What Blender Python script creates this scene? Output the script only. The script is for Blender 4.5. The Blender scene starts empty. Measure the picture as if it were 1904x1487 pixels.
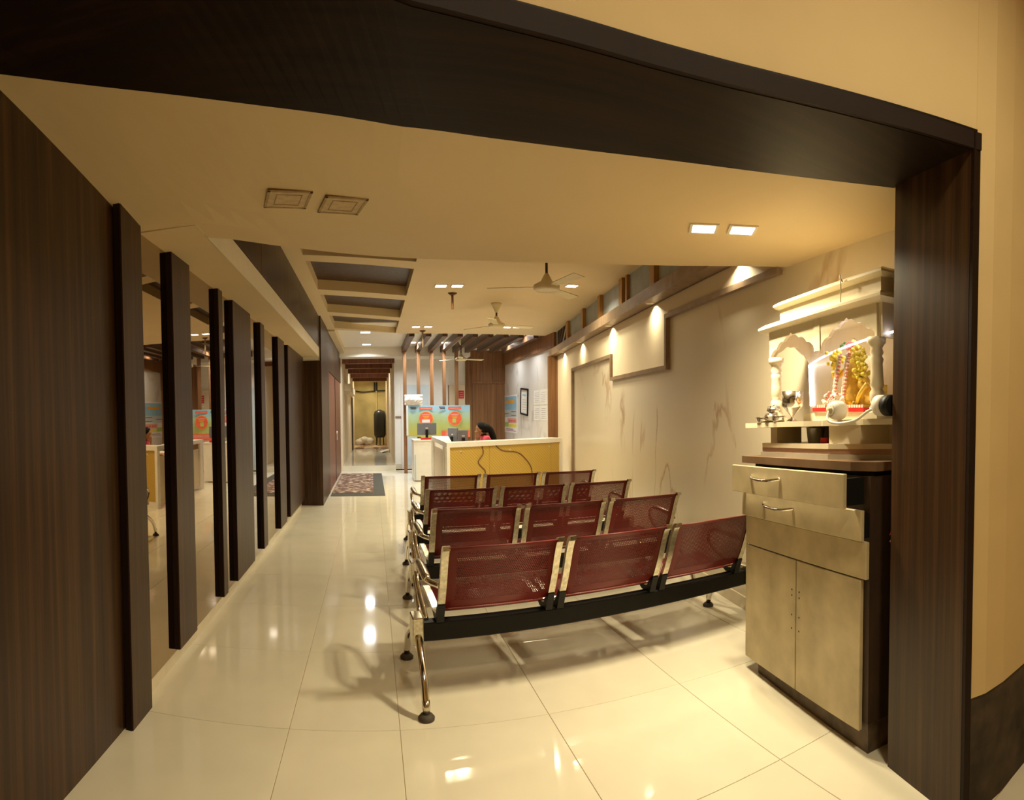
import bpy, math, random
from mathutils import Vector, Matrix
random.seed(7)
C = bpy.context.scene.collection
SC = bpy.context.scene
PI = math.pi

# ------------------------------------------------------------------ camera
# The photograph is a stitched panorama: a central cylindrical projection.
FPX, X0, Y0 = 1050.627, 952.0, 801.155
YAW, PITCH, ROLL = -0.2470, -0.0309, 0.0073
EYE = Vector((0, 0, 1.5))
def _rot():
    cz, sz = math.cos(YAW), math.sin(YAW); cx, sx = math.cos(PITCH), math.sin(PITCH); cy, sy = math.cos(ROLL), math.sin(ROLL)
    A = Matrix(((cz, -sz, 0), (sz, cz, 0), (0, 0, 1)))
    B = Matrix(((1, 0, 0), (0, cx, -sx), (0, sx, cx)))
    D = Matrix(((cy, 0, sy), (0, 1, 0), (-sy, 0, cy)))
    return A @ B @ D
RM = _rot()
cam = bpy.data.cameras.new('camera')
cam.type = 'PANO'
cam.panorama_type = 'CENTRAL_CYLINDRICAL'
cam.central_cylindrical_radius = 1.0
cam.central_cylindrical_range_u_min = -952.0 / FPX
cam.central_cylindrical_range_u_max = 952.0 / FPX
cam.central_cylindrical_range_v_min = -(1487 - Y0) / FPX
cam.central_cylindrical_range_v_max = Y0 / FPX
cam.clip_end = 200
co = bpy.data.objects.new('camera', cam); C.objects.link(co)
# camera axes: x right, y up (= z of RM frame), -z forward (= y of RM frame)
cx = RM @ Vector((1, 0, 0)); cf = RM @ Vector((0, 1, 0)); cu = RM @ Vector((0, 0, 1))
m = Matrix((( cx.x, cu.x, -cf.x, EYE.x), (cx.y, cu.y, -cf.y, EYE.y), (cx.z, cu.z, -cf.z, EYE.z), (0, 0, 0, 1)))
co.matrix_world = m
SC.camera = co

# ------------------------------------------------------------------ world, exposure
w = bpy.data.worlds.new('world'); SC.world = w; w.use_nodes = True
w.node_tree.nodes['Background'].inputs[0].default_value = (1, .8, .55, 1)
w.node_tree.nodes['Background'].inputs[1].default_value = 0.03
SC.view_settings.view_transform = 'Standard'
SC.view_settings.look = 'None'
SC.view_settings.gamma = 1
SC.view_settings.exposure = 0.0
SC.view_settings.use_curve_mapping = False
SC.cycles.max_bounces = 10
SC.cycles.diffuse_bounces = 6
SC.cycles.glossy_bounces = 5
SC.cycles.transparent_max_bounces = 24
SC.cycles.sample_clamp_indirect = 4
SC.cycles.blur_glossy = 0.5
WARM = (1.0, 0.84, 0.53)
SOFT = (1.0, 0.88, 0.60)
COOL = (0.97, 1.0, 1.0)
P_LOW, P_MAIN, P_FAR, P_SPOT, P_LOBBY = 25, 24, 27, 4.6, 34

# ------------------------------------------------------------------ helpers
class MB:
    def __init__(s): s.v = []; s.f = []; s.sm = []; s.uv = None
    def add(s, vs, fs, smooth=False):
        o = len(s.v); s.v += [tuple(p) for p in vs]
        for f in fs: s.f.append(tuple(i + o for i in f)); s.sm.append(smooth)
        return s
    def box(s, a, b):
        (x0, y0, z0), (x1, y1, z1) = a, b
        vs = [(x0,y0,z0),(x1,y0,z0),(x1,y1,z0),(x0,y1,z0),(x0,y0,z1),(x1,y0,z1),(x1,y1,z1),(x0,y1,z1)]
        return s.add(vs, [(3,2,1,0),(4,5,6,7),(0,1,5,4),(1,2,6,5),(2,3,7,6),(3,0,4,7)])
    def bbox(s, a, b, c=.005):
        # box with chamfered edges
        (x0, y0, z0), (x1, y1, z1) = a, b
        cx_ = min(c, (x1-x0)*.45, (y1-y0)*.45, (z1-z0)*.45)
        vs = []; 
        for z, zz in ((z0, z0+cx_), (z1, z1-cx_)):
            pass
        X = (x0, x1); Y = (y0, y1); Z = (z0, z1); idx = {}
        for i in (0,1):
            for j in (0,1):
                for k in (0,1):
                    sx = cx_ if i == 0 else -cx_; sy = cx_ if j == 0 else -cx_; sz = cx_ if k == 0 else -cx_
                    for ax in range(3):
                        p = [X[i]+sx, Y[j]+sy, Z[k]+sz]; p[ax] = (X[i], Y[j], Z[k])[ax]
                        idx[(i,j,k,ax)] = len(vs); vs.append(p)
        F = []
        def q(*a): F.append(a)
        for i in (0,1):
            l = [idx[(i,0,0,0)],idx[(i,1,0,0)],idx[(i,1,1,0)],idx[(i,0,1,0)]]; q(*(l if i else l[::-1]))
            l = [idx[(0,i,0,1)],idx[(1,i,0,1)],idx[(1,i,1,1)],idx[(0,i,1,1)]]; q(*(l[::-1] if i else l))
            l = [idx[(0,0,i,2)],idx[(1,0,i,2)],idx[(1,1,i,2)],idx[(0,1,i,2)]]; q(*(l if i else l[::-1]))
        for a_ in (0,1):
            for b_ in (0,1):
                q(idx[(a_,b_,0,0)],idx[(a_,b_,0,1)],idx[(a_,b_,1,1)],idx[(a_,b_,1,0)])
                q(idx[(a_,0,b_,0)],idx[(a_,0,b_,2)],idx[(a_,1,b_,2)],idx[(a_,1,b_,0)])
                q(idx[(0,a_,b_,1)],idx[(0,a_,b_,2)],idx[(1,a_,b_,2)],idx[(1,a_,b_,1)])
        for i in (0,1):
            for j in (0,1):
                for k in (0,1): q(idx[(i,j,k,0)],idx[(i,j,k,1)],idx[(i,j,k,2)])
        return s.add(vs, F)
    def prism(s, poly, z0, z1):
        n = len(poly)
        vs = [(x, y, z0) for x, y in poly] + [(x, y, z1) for x, y in poly]
        fs = [tuple(range(n))[::-1], tuple(range(n, 2*n))] + [(i, (i+1) % n, (i+1) % n + n, i+n) for i in range(n)]
        return s.add(vs, fs)
    def extrude(s, poly3, d):
        n = len(poly3); d = Vector(d)
        vs = [Vector(p) for p in poly3]; vs = vs + [p + d for p in vs]
        fs = [tuple(range(n))[::-1], tuple(range(n, 2*n))] + [(i, (i+1) % n, (i+1) % n + n, i+n) for i in range(n)]
        return s.add(vs, fs)
    def obox(s, c, ux, uy, uz):
        c, ux, uy, uz = map(Vector, (c, ux, uy, uz))
        vs = [c + i*ux + j*uy + k*uz for k in (-1,1) for (i,j) in ((-1,-1),(1,-1),(1,1),(-1,1))]
        return s.add(vs, [(3,2,1,0),(4,5,6,7),(0,1,5,4),(1,2,6,5),(2,3,7,6),(3,0,4,7)])
    def tube(s, pts, r, n=8, caps=True):
        pts = [Vector(p) for p in pts]; rs = r if isinstance(r, (list, tuple)) else [r]*len(pts)
        T = []
        for i in range(len(pts)):
            t = pts[min(i+1, len(pts)-1)] - pts[max(i-1, 0)]
            T.append(t.normalized() if t.length > 1e-9 else Vector((0,0,1)))
        up = Vector((0,0,1)) if abs(T[0].z) < .9 else Vector((1,0,0))
        nrm = T[0].cross(up).normalized(); vs = []
        for i, p in enumerate(pts):
            nrm = (nrm - T[i]*nrm.dot(T[i]));
            nrm = nrm.normalized() if nrm.length > 1e-6 else T[i].orthogonal().normalized()
            b = T[i].cross(nrm)
            for k in range(n):
                a = 2*PI*k/n; vs.append(p + (nrm*math.cos(a) + b*math.sin(a))*rs[i])
        fs = [(i*n+k, i*n+(k+1) % n, (i+1)*n+(k+1) % n, (i+1)*n+k) for i in range(len(pts)-1) for k in range(n)]
        s.add(vs, fs, True)
        if caps:
            o = len(s.v) - len(vs)
            s.f.append(tuple(o+k for k in range(n))[::-1]); s.sm.append(False)
            s.f.append(tuple(o+(len(pts)-1)*n+k for k in range(n))); s.sm.append(False)
        return s
    def lathe(s, prof, c=(0,0,0), n=20, axis='z', smooth=True):
        vs = []
        for r, h in prof:
            for k in range(n):
                a = 2*PI*k/n; x, y = r*math.cos(a), r*math.sin(a)
                p = (x, y, h) if axis == 'z' else ((h, x, y) if axis == 'x' else (x, h, y))
                vs.append((p[0]+c[0], p[1]+c[1], p[2]+c[2]))
        fs = [(i*n+k, i*n+(k+1) % n, (i+1)*n+(k+1) % n, (i+1)*n+k) for i in range(len(prof)-1) for k in range(n)]
        o = len(s.v)
        s.add(vs, fs, smooth)
        if prof[0][0] > 1e-6: s.f.append(tuple(o+k for k in range(n))[::-1]); s.sm.append(False)
        if prof[-1][0] > 1e-6: s.f.append(tuple(o+(len(prof)-1)*n+k for k in range(n))); s.sm.append(False)
        return s
    def ball(s, c, r, n=10, sq=(1,1,1)):
        pr = []
        c = Vector(c); vs = []; m_ = max(5, n//2+1)
        for i in range(m_+1):
            t = PI*i/m_
            for k in range(n):
                a = 2*PI*k/n
                vs.append(c + Vector((math.sin(t)*math.cos(a)*sq[0], math.sin(t)*math.sin(a)*sq[1], math.cos(t)*sq[2]))*r)
        fs = [(i*n+k, (i+1)*n+k, (i+1)*n+(k+1) % n, i*n+(k+1) % n) for i in range(m_) for k in range(n)]
        return s.add(vs, fs, True)
    def strip(s, prof, x0, x1, th):
        # sheet: profile (y,z) list swept from x0 to x1 with thickness, records uv in metres
        n = len(prof); nr = []
        for i in range(n):
            a = Vector(prof[max(i-1,0)]); b = Vector(prof[min(i+1,n-1)]); t = (b-a).normalized(); nr.append(Vector((-t.y, t.x)))
        vs = []; uv = []; L = [0]
        for i in range(1, n): L.append(L[-1] + (Vector(prof[i])-Vector(prof[i-1])).length)
        for sd in (-.5, .5):
            for i in range(n):
                p = Vector(prof[i]) + nr[i]*th*sd
                for x in (x0, x1): vs.append((x, p.x, p.y)); uv.append((x-x0, L[i]))
        fs = []; N = 2*n
        for i in range(n-1):
            fs.append((2*i, 2*i+1, 2*i+3, 2*i+2)); fs.append((N+2*i, N+2*i+2, N+2*i+3, N+2*i+1))
            fs.append((2*i, 2*i+2, N+2*i+2, N+2*i)); fs.append((2*i+1, N+2*i+1, N+2*i+3, 2*i+3))
        fs.append((0, N, N+1, 1)); fs.append((N-2, N-1, 2*N-1, 2*N-2))
        o = len(s.v); s.add(vs, fs, True)
        if s.uv is None: s.uv = {}
        for i, q in enumerate(uv): s.uv[o+i] = q
        return s
    def build(s, name, mat, parent=None, loc=None):
        me = bpy.data.meshes.new(name)
        me.from_pydata(s.v, [], s.f)
        me.polygons.foreach_set('use_smooth', s.sm)
        if s.uv:
            l = me.uv_layers.new(name='UVMap')
            for lp in me.loops: l.data[lp.index].uv = s.uv.get(lp.vertex_index, (0,0))
        me.update()
        mats = mat if isinstance(mat, (list, tuple)) else [mat]
        for q in mats: me.materials.append(q)
        o = bpy.data.objects.new(name, me); C.objects.link(o)
        if parent is not None: o.parent = parent
        if loc is not None: o.location = loc
        return o
def fixn(o):
    import bmesh
    bm = bmesh.new(); bm.from_mesh(o.data); bmesh.ops.recalc_face_normals(bm, faces=bm.faces); bm.to_mesh(o.data); bm.free(); return o
def tag(o, label, cat, group=None):
    o['label'] = label; o['category'] = cat
    if group: o['group'] = group
    return o
def thing(name, label, cat, loc=(0,0,0), rz=0, group=None):
    o = bpy.data.objects.new(name, None); C.objects.link(o); o.location = loc; o.rotation_euler = (0,0,rz)
    return tag(o, label, cat, group)
def struct(o): o['kind'] = 'structure'; return o
def cp(o, parent=None):
    c = o.copy(); C.objects.link(c); c.parent = parent; return c
def cp_tree(o, parent=None):
    c = cp(o, parent)
    for ch in [x for x in bpy.data.objects if x.parent == o]: cp_tree(ch, c)
    return c
def cat_path(pts, n=6):
    pts = [Vector(p) for p in pts]; out = []
    for i in range(len(pts)-1):
        p0 = pts[max(i-1,0)]; p1 = pts[i]; p2 = pts[i+1]; p3 = pts[min(i+2,len(pts)-1)]
        for k in range(n):
            t = k/n
            out.append(.5*((2*p1)+(p2-p0)*t+(2*p0-5*p1+4*p2-p3)*t*t+(3*p1-p0-3*p2+p3)*t**3))
    out.append(pts[-1]); return out
def interp(tab, x):
    if x <= tab[0][0]: a, b = tab[0], tab[1]
    elif x >= tab[-1][0]: a, b = tab[-2], tab[-1]
    else:
        for a, b in zip(tab, tab[1:]):
            if a[0] <= x <= b[0]: break
    return a[1] + (b[1]-a[1])*(x-a[0])/(b[0]-a[0])

# ------------------------------------------------------------------ materials
def nt(name):
    mt = bpy.data.materials.new(name); mt.use_nodes = True
    t = mt.node_tree; b = t.nodes['Principled BSDF']; return mt, t, b
def N(t, ty, **kw):
    n = t.nodes.new(ty)
    for k, v in kw.items():
        if k in ('op',): n.operation = v
        else: setattr(n, k, v)
    return n
def plain(name, col, rough=.5, metal=0, var=.06, scale=8, bump=0, spec=.5):
    mt, t, b = nt(name)
    tc = N(t, 'ShaderNodeTexCoord'); ns = N(t, 'ShaderNodeTexNoise'); ns.inputs['Scale'].default_value = scale; ns.inputs['Detail'].default_value = 3
    t.links.new(tc.outputs['Object'], ns.inputs['Vector'])
    cr = N(t, 'ShaderNodeValToRGB')
    cr.color_ramp.elements[0].position = .3; cr.color_ramp.elements[1].position = .7
    cr.color_ramp.elements[0].color = (*[c*(1-var) for c in col], 1); cr.color_ramp.elements[1].color = (*[min(1, c*(1+var)) for c in col], 1)
    t.links.new(ns.outputs[0], cr.inputs[0]); t.links.new(cr.outputs[0], b.inputs['Base Color'])
    b.inputs['Roughness'].default_value = rough; b.inputs['Metallic'].default_value = metal
    b.inputs['Specular IOR Level'].default_value = spec
    if bump:
        bp = N(t, 'ShaderNodeBump'); bp.inputs['Strength'].default_value = bump; bp.inputs['Distance'].default_value = .01
        t.links.new(ns.outputs[0], bp.inputs['Height']); t.links.new(bp.outputs[0], b.inputs['Normal'])
    return mt
def wood(name, c0, c1, c2, sc=(22,22,.5), rough=.38, spec=.32):
    mt, t, b = nt(name)
    tc = N(t, 'ShaderNodeTexCoord'); mp = N(t, 'ShaderNodeMapping'); mp.inputs['Scale'].default_value = sc
    t.links.new(tc.outputs['Object'], mp.inputs['Vector'])
    ns = N(t, 'ShaderNodeTexNoise'); ns.inputs['Scale'].default_value = 1; ns.inputs['Detail'].default_value = 6; ns.inputs['Roughness'].default_value = .65
    ns.inputs['Distortion'].default_value = .2
    t.links.new(mp.outputs[0], ns.inputs['Vector'])
    cr = N(t, 'ShaderNodeValToRGB'); e = cr.color_ramp.elements
    e[0].position = .3; e[0].color = (*c0, 1); e[1].position = .72; e[1].color = (*c2, 1); k = e.new(.5); k.color = (*c1, 1)
    t.links.new(ns.outputs[0], cr.inputs[0]); t.links.new(cr.outputs[0], b.inputs['Base Color'])
    b.inputs['Roughness'].default_value = rough; b.inputs['Specular IOR Level'].default_value = spec
    return mt
def marble(name, base, vein, scale=.9, width=.03, rough=.25, strength=.8, rot=(.5,.3,.2), sc3=(1,1,.55)):
    mt, t, b = nt(name)
    tc = N(t, 'ShaderNodeTexCoord'); mp = N(t, 'ShaderNodeMapping'); mp.inputs['Rotation'].default_value = rot; mp.inputs['Scale'].default_value = sc3
    t.links.new(tc.outputs['Object'], mp.inputs['Vector'])
    ns = N(t, 'ShaderNodeTexNoise'); ns.inputs['Scale'].default_value = scale; ns.inputs['Detail'].default_value = 7; ns.inputs['Roughness'].default_value = .5; ns.inputs['Distortion'].default_value = .6
    t.links.new(mp.outputs[0], ns.inputs['Vector'])
    s1 = N(t, 'ShaderNodeMath', op='SUBTRACT'); s1.inputs[1].default_value = .5; t.links.new(ns.outputs[0], s1.inputs[0])
    s2 = N(t, 'ShaderNodeMath', op='ABSOLUTE'); t.links.new(s1.outputs[0], s2.inputs[0])
    mr = N(t, 'ShaderNodeMapRange'); mr.inputs['From Min'].default_value = 0; mr.inputs['From Max'].default_value = width; mr.inputs['To Min'].default_value = strength; mr.inputs['To Max'].default_value = 0
    t.links.new(s2.outputs[0], mr.inputs['Value'])
    n2 = N(t, 'ShaderNodeTexNoise'); n2.inputs['Scale'].default_value = scale*1.7; t.links.new(tc.outputs['Object'], n2.inputs['Vector'])
    r2 = N(t, 'ShaderNodeMapRange'); r2.inputs['From Min'].default_value = .45; r2.inputs['From Max'].default_value = .62; t.links.new(n2.outputs[0], r2.inputs['Value'])
    mu = N(t, 'ShaderNodeMath', op='MULTIPLY'); t.links.new(mr.outputs[0], mu.inputs[0]); t.links.new(r2.outputs[0], mu.inputs[1])
    mx = N(t, 'ShaderNodeMix', data_type='RGBA'); mx.inputs['A'].default_value = (*base, 1); mx.inputs['B'].default_value = (*vein, 1)
    t.links.new(mu.outputs[0], mx.inputs['Factor']); t.links.new(mx.outputs['Result'], b.inputs['Base Color'])
    b.inputs['Roughness'].default_value = rough
    return mt
def emis(name, col, st):
    mt, t, b = nt(name)
    b.inputs['Base Color'].default_value = (*col, 1); b.inputs['Emission Color'].default_value = (*col, 1); b.inputs['Emission Strength'].default_value = st
    return mt
def metal(name, col, rough):
    return plain(name, col, rough, 1.0, .03, 30)
M = {}
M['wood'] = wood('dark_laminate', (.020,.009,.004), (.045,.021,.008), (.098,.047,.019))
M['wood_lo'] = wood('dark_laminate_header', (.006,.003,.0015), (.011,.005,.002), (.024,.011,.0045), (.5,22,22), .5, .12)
M['wood_red'] = wood('red_laminate', (.10,.032,.020), (.17,.060,.035), (.24,.095,.055))
M['wood_mid'] = wood('brown_laminate', (.14,.062,.024), (.22,.105,.043), (.30,.155,.068), rough=.5, spec=.25)
M['wood_trim'] = wood('grey_brown_trim', (.20,.14,.09), (.26,.18,.115), (.32,.22,.14), (9,9,9))
M['wood_orange'] = wood('orange_slat_wood', (.33,.16,.04), (.42,.22,.06), (.5,.27,.08))
M['wood_beam'] = wood('beam_wood', (.05,.022,.011), (.09,.042,.02), (.15,.075,.036), (20,1,20))
M['edge'] = plain('dark_edge_band', (.016,.007,.004), .6, spec=.15)
M['cream'] = plain('cream_paint', (.74,.63,.45), .6, var=.02, scale=2)
M['ceil'] = plain('ceiling_paint', (.66,.52,.30), .65, var=.02, scale=2)
M['ceil_far'] = plain('white_ceiling_paint', (.82,.77,.66), .6, var=.02, scale=2)
M['outer'] = plain('lobby_wall_paint', (.66,.50,.25), .7, var=.04, scale=3)
M['grime'] = plain('dark_grimy_wall', (.05,.035,.02), .8, var=.6, scale=9, bump=.4)
M['tile'] = plain('vitrified_tile', (.80,.75,.60), .075, var=.035, scale=3.5)
M['grout'] = plain('tile_joint', (.50,.39,.23), .7)
M['marble'] = marble('beige_wall_marble', (.68,.60,.45), (.38,.22,.10), .55, .013, .28, .95, (.75,0,0), (1,1.5,.42))
M['marble_w'] = marble('white_wall_marble', (.80,.77,.72), (.42,.40,.38), 1.1, .05, .22, .6)
M['marble_s'] = marble('shrine_marble', (.72,.64,.46), (.58,.48,.32), 5, .05, .3, .35)
M['marble_p'] = plain('pink_stone', (.42,.25,.17), .45, var=.12)
M['marble_g'] = plain('grey_stone', (.42,.38,.30), .4, var=.12)
M['blue'] = plain('blue_grey_panel', (.36,.40,.42), .55, var=.12, scale=5)
M['white'] = plain('white_laminate', (.80,.77,.70), .4, var=.03)
M['whitewall'] = plain('white_wall_paint', (.80,.78,.72), .55, var=.02)
M['skirt'] = plain('white_skirting', (.74,.66,.50), .2, var=.06)
M['black'] = plain('black_plastic', (.008,.0075,.007), .5, spec=.25)
M['blackm'] = plain('black_painted_steel', (.008,.007,.006), .5, spec=.2)
M['grey'] = plain('grey_plastic', (.16,.17,.19), .4)
M['rubber'] = plain('rubber_foot', (.07,.055,.04), .7)
M['chrome'] = metal('chrome', (.85,.82,.76), .09)
M['chromew'] = plain('worn_chrome', (.62,.57,.46), .24, 1.0, .22, 45)
M['steel'] = metal('steel', (.72,.70,.66), .18)
M['gold'] = plain('gold_metal', (.80,.58,.14), .4, .35, .2, 40, .3)
M['cabg'] = plain('cabinet_laminate', (.51,.42,.25), .5, var=.16, scale=7)
M['cabside'] = wood('cabinet_side', (.030,.017,.010), (.045,.026,.015), (.07,.04,.022), (6,6,2), .5)
M['cabtop'] = wood('cabinet_top', (.13,.075,.040), (.17,.10,.055), (.21,.13,.07), (4,4,4), .4)
M['plinth'] = plain('worn_plinth', (.10,.065,.035), .6, var=.5, scale=14)
M['fan'] = plain('cream_fan_enamel', (.75,.66,.42), .35)
M['rod'] = plain('dark_rod', (.06,.025,.015), .4)
M['lampface'] = emis('lamp_diffuser', (1,.95,.85), 14)
M['lampframe'] = plain('lamp_frame', (.75,.70,.6), .5)
M['led'] = emis('led_strip', (.93,.87,1.0), 9)
M['skin'] = plain('skin', (.42,.22,.12), .5)
M['hair'] = plain('black_hair', (.007,.006,.006), .75, var=.4, scale=60, spec=.2)
M['pink'] = plain('pink_cloth', (.62,.06,.13), .8, var=.15, scale=20)
M['redp'] = plain('red_plastic', (.55,.02,.02), .35)
M['paper'] = plain('paper', (.80,.78,.74), .8, var=.02)
M['ink'] = plain('grey_ink', (.30,.30,.34), .8)
M['inkd'] = plain('dark_ink', (.06,.06,.07), .8)
M['flowy'] = plain('yellow_flower', (.85,.70,.10), .7, var=.2, scale=60)
M['floww'] = plain('white_flower', (.85,.80,.66), .7, var=.1, scale=60)
M['flowp'] = plain('pink_flower', (.70,.22,.20), .7, var=.25, scale=80)
M['leaf'] = plain('green_leaf', (.10,.22,.04), .6)
M['cable'] = plain('brown_cable', (.16,.07,.03), .6)
M['cablew'] = plain('white_cable', (.78,.74,.64), .5)
M['cabler'] = plain('red_wire', (.45,.03,.02), .5)
M['orange'] = plain('banner_orange_red', (.80,.13,.06), .6, var=.08)
M['orange2'] = plain('poster_orange', (.85,.42,.06), .6)
M['yellow'] = plain('poster_yellow', (.82,.72,.10), .6)
M['sky'] = plain('poster_blue', (.30,.55,.75), .6)
M['lime'] = plain('poster_green', (.40,.60,.12), .6)
M['pinkp'] = plain('poster_pink', (.75,.40,.38), .6)
M['magenta'] = plain('poster_magenta', (.55,.10,.35), .6)
M['glassd'] = plain('frosted_door_glass', (.62,.72,.76), .2, var=.03)
M['corw'] = plain('stained_yellow_wall', (.50,.42,.19), .7, var=.25, scale=1.2)
M['tank'] = plain('black_tank', (.02,.021,.018), .35)
M['patchf'] = plain('patch_filler', (.36,.26,.14), .8, var=.2, scale=30)
M['sack'] = plain('white_sack', (.70,.68,.60), .6, var=.12, scale=6, bump=.6)
M['poly'] = plain('white_plastic_wrap', (.78,.72,.64), .25, var=.1, scale=12, bump=1)

# mirror with bronze tint
mt, t, b = nt('bronze_mirror'); b.inputs['Metallic'].default_value = 1; b.inputs['Roughness'].default_value = .015
tc = N(t, 'ShaderNodeTexCoord'); ns = N(t, 'ShaderNodeTexNoise'); ns.inputs['Scale'].default_value = 1.5
t.links.new(tc.outputs['Object'], ns.inputs['Vector']); cr = N(t, 'ShaderNodeValToRGB')
cr.color_ramp.elements[0].color = (.42,.33,.22,1); cr.color_ramp.elements[1].color = (.48,.38,.26,1)
t.links.new(ns.outputs[0], cr.inputs[0]); t.links.new(cr.outputs[0], b.inputs['Base Color']); M['mirror'] = mt

# perforated red steel sheet (uv in metres)
def perforated(W, L):
    mt, t, b = nt('perforated_red_steel')
    b.inputs['Base Color'].default_value = (.17,.011,.009,1); b.inputs['Roughness'].default_value = .36
    uv = N(t, 'ShaderNodeUVMap'); sp = N(t, 'ShaderNodeSeparateXYZ'); t.links.new(uv.outputs[0], sp.inputs[0])
    S = .0115
    def mth(op, a, b_=None):
        n = N(t, 'ShaderNodeMath', op=op)
        for i, v in enumerate((a, b_)):
            if v is None: continue
            if isinstance(v, (int, float)): n.inputs[i].default_value = v
            else: t.links.new(v, n.inputs[i])
        return n.outputs[0]
    def grid(off):
        fx = mth('SUBTRACT', mth('FRACT', mth('ADD', mth('DIVIDE', sp.outputs[0], S), off)), .5)
        fy = mth('MULTIPLY', mth('SUBTRACT', mth('FRACT', mth('ADD', mth('DIVIDE', sp.outputs[1], S*1.732), off)), .5), 1.732)
        return mth('SQRT', mth('ADD', mth('MULTIPLY', fx, fx), mth('MULTIPLY', fy, fy)))
    d = mth('MINIMUM', grid(0.), grid(.5))
    hole = mth('LESS_THAN', d, .305)
    mg = .055
    ins = mth('MULTIPLY', mth('LESS_THAN', mth('ABSOLUTE', mth('SUBTRACT', sp.outputs[0], W/2)), W/2-mg), mth('LESS_THAN', mth('ABSOLUTE', mth('SUBTRACT', sp.outputs[1], L/2)), L/2-mg))
    fac = mth('MULTIPLY', hole, ins)
    tr = N(t, 'ShaderNodeBsdfTransparent'); mx = N(t, 'ShaderNodeMixShader')
    t.links.new(fac, mx.inputs[0]); t.links.new(b.outputs[0], mx.inputs[1]); t.links.new(tr.outputs[0], mx.inputs[2])
    t.links.new(mx.outputs[0], t.nodes['Material Output'].inputs[0])
    return mt
# counter panel with diagonal woven pattern
mt, t, b = nt('yellow_patterned_laminate'); b.inputs['Roughness'].default_value = .35
tc = N(t, 'ShaderNodeTexCoord'); mp = N(t, 'ShaderNodeMapping'); mp.inputs['Rotation'].default_value = (0, .78, 0); t.links.new(tc.outputs['Object'], mp.inputs['Vector'])
wv = N(t, 'ShaderNodeTexWave'); wv.inputs['Scale'].default_value = 9; wv.inputs['Distortion'].default_value = 2.5; wv.inputs['Detail'].default_value = 3
t.links.new(mp.outputs[0], wv.inputs['Vector']); cr = N(t, 'ShaderNodeValToRGB')
cr.color_ramp.elements[0].color = (.44,.28,.045,1); cr.color_ramp.elements[1].color = (.56,.38,.085,1)
t.links.new(wv.outputs[0], cr.inputs[0]); t.links.new(cr.outputs[0], b.inputs['Base Color']); M['counter'] = mt
# door mat
mt, t, b = nt('streaked_carpet'); b.inputs['Roughness'].default_value = .95
tc = N(t, 'ShaderNodeTexCoord'); mp = N(t, 'ShaderNodeMapping'); mp.inputs['Scale'].default_value = (5, 4.5, 1); t.links.new(tc.outputs['Object'], mp.inputs['Vector'])
ns = N(t, 'ShaderNodeTexNoise'); ns.inputs['Scale'].default_value = 1.6; ns.inputs['Detail'].default_value = 2; t.links.new(mp.outputs[0], ns.inputs['Vector'])
cr = N(t, 'ShaderNodeValToRGB'); cr.color_ramp.elements[0].position = .5; cr.color_ramp.elements[1].position = .64
cr.color_ramp.elements[0].color = (.14,.075,.05,1); cr.color_ramp.elements[1].color = (.55,.42,.30,1)
t.links.new(ns.outputs[0], cr.inputs[0]); t.links.new(cr.outputs[0], b.inputs['Base Color']); M['mat'] = mt
M['matb'] = plain('mat_border', (.075,.07,.055), .95)
# mosaic floor at corridor end
mt, t, b = nt('mosaic_floor'); tc = N(t, 'ShaderNodeTexCoord'); vo = N(t, 'ShaderNodeTexVoronoi'); vo.inputs['Scale'].default_value = 3.2
t.links.new(tc.outputs['Object'], vo.inputs['Vector']); cr = N(t, 'ShaderNodeValToRGB'); cr.color_ramp.interpolation = 'CONSTANT'
cr.color_ramp.elements[0].color = (.25,.10,.04,1); cr.color_ramp.elements[1].position = .5; cr.color_ramp.elements[1].color = (.62,.50,.34,1)
t.links.new(vo.outputs['Color'], cr.inputs[0]); t.links.new(cr.outputs[0], b.inputs['Base Color']); M['mosaic'] = mt
# banner print: vertical gradient blue to yellow-green
mt, t, b = nt('banner_print'); b.inputs['Roughness'].default_value = .45
tc = N(t, 'ShaderNodeTexCoord'); sp = N(t, 'ShaderNodeSeparateXYZ'); t.links.new(tc.outputs['Generated'], sp.inputs[0])
ns = N(t, 'ShaderNodeTexNoise'); ns.inputs['Scale'].default_value = 3; t.links.new(tc.outputs['Object'], ns.inputs['Vector'])
ad = N(t, 'ShaderNodeMath', op='MULTIPLY_ADD'); ad.inputs[1].default_value = .35; t.links.new(ns.outputs[0], ad.inputs[0]); t.links.new(sp.outputs[2], ad.inputs[2])
cr = N(t, 'ShaderNodeValToRGB'); e = cr.color_ramp.elements; e[0].position = .15; e[0].color = (.52,.46,.06,1); e[1].position = 1.15 if False else 1.0; e[1].color = (.34,.58,.72,1)
k_ = e.new(.6); k_.color = (.42,.50,.18,1); k2_ = e.new(.88); k2_.color = (.42,.60,.45,1)
t.links.new(ad.outputs[0], cr.inputs[0]); t.links.new(cr.outputs[0], b.inputs['Base Color']); M['banner'] = mt

# ------------------------------------------------------------------ room shell
KW, AW = .145, 2.1415                 # right wall: X = AW + KW*Y, up to the column
def wx(y): return AW + KW*y
ZL, ZH = 2.48, 3.16
YCOL = 10.9; XM = wx(YCOL)            # marble wall beyond the column
WN = Vector((-1, KW, 0)).normalized() # normal of right wall, into the room
WT = Vector((KW, 1, 0)).normalized()

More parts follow.
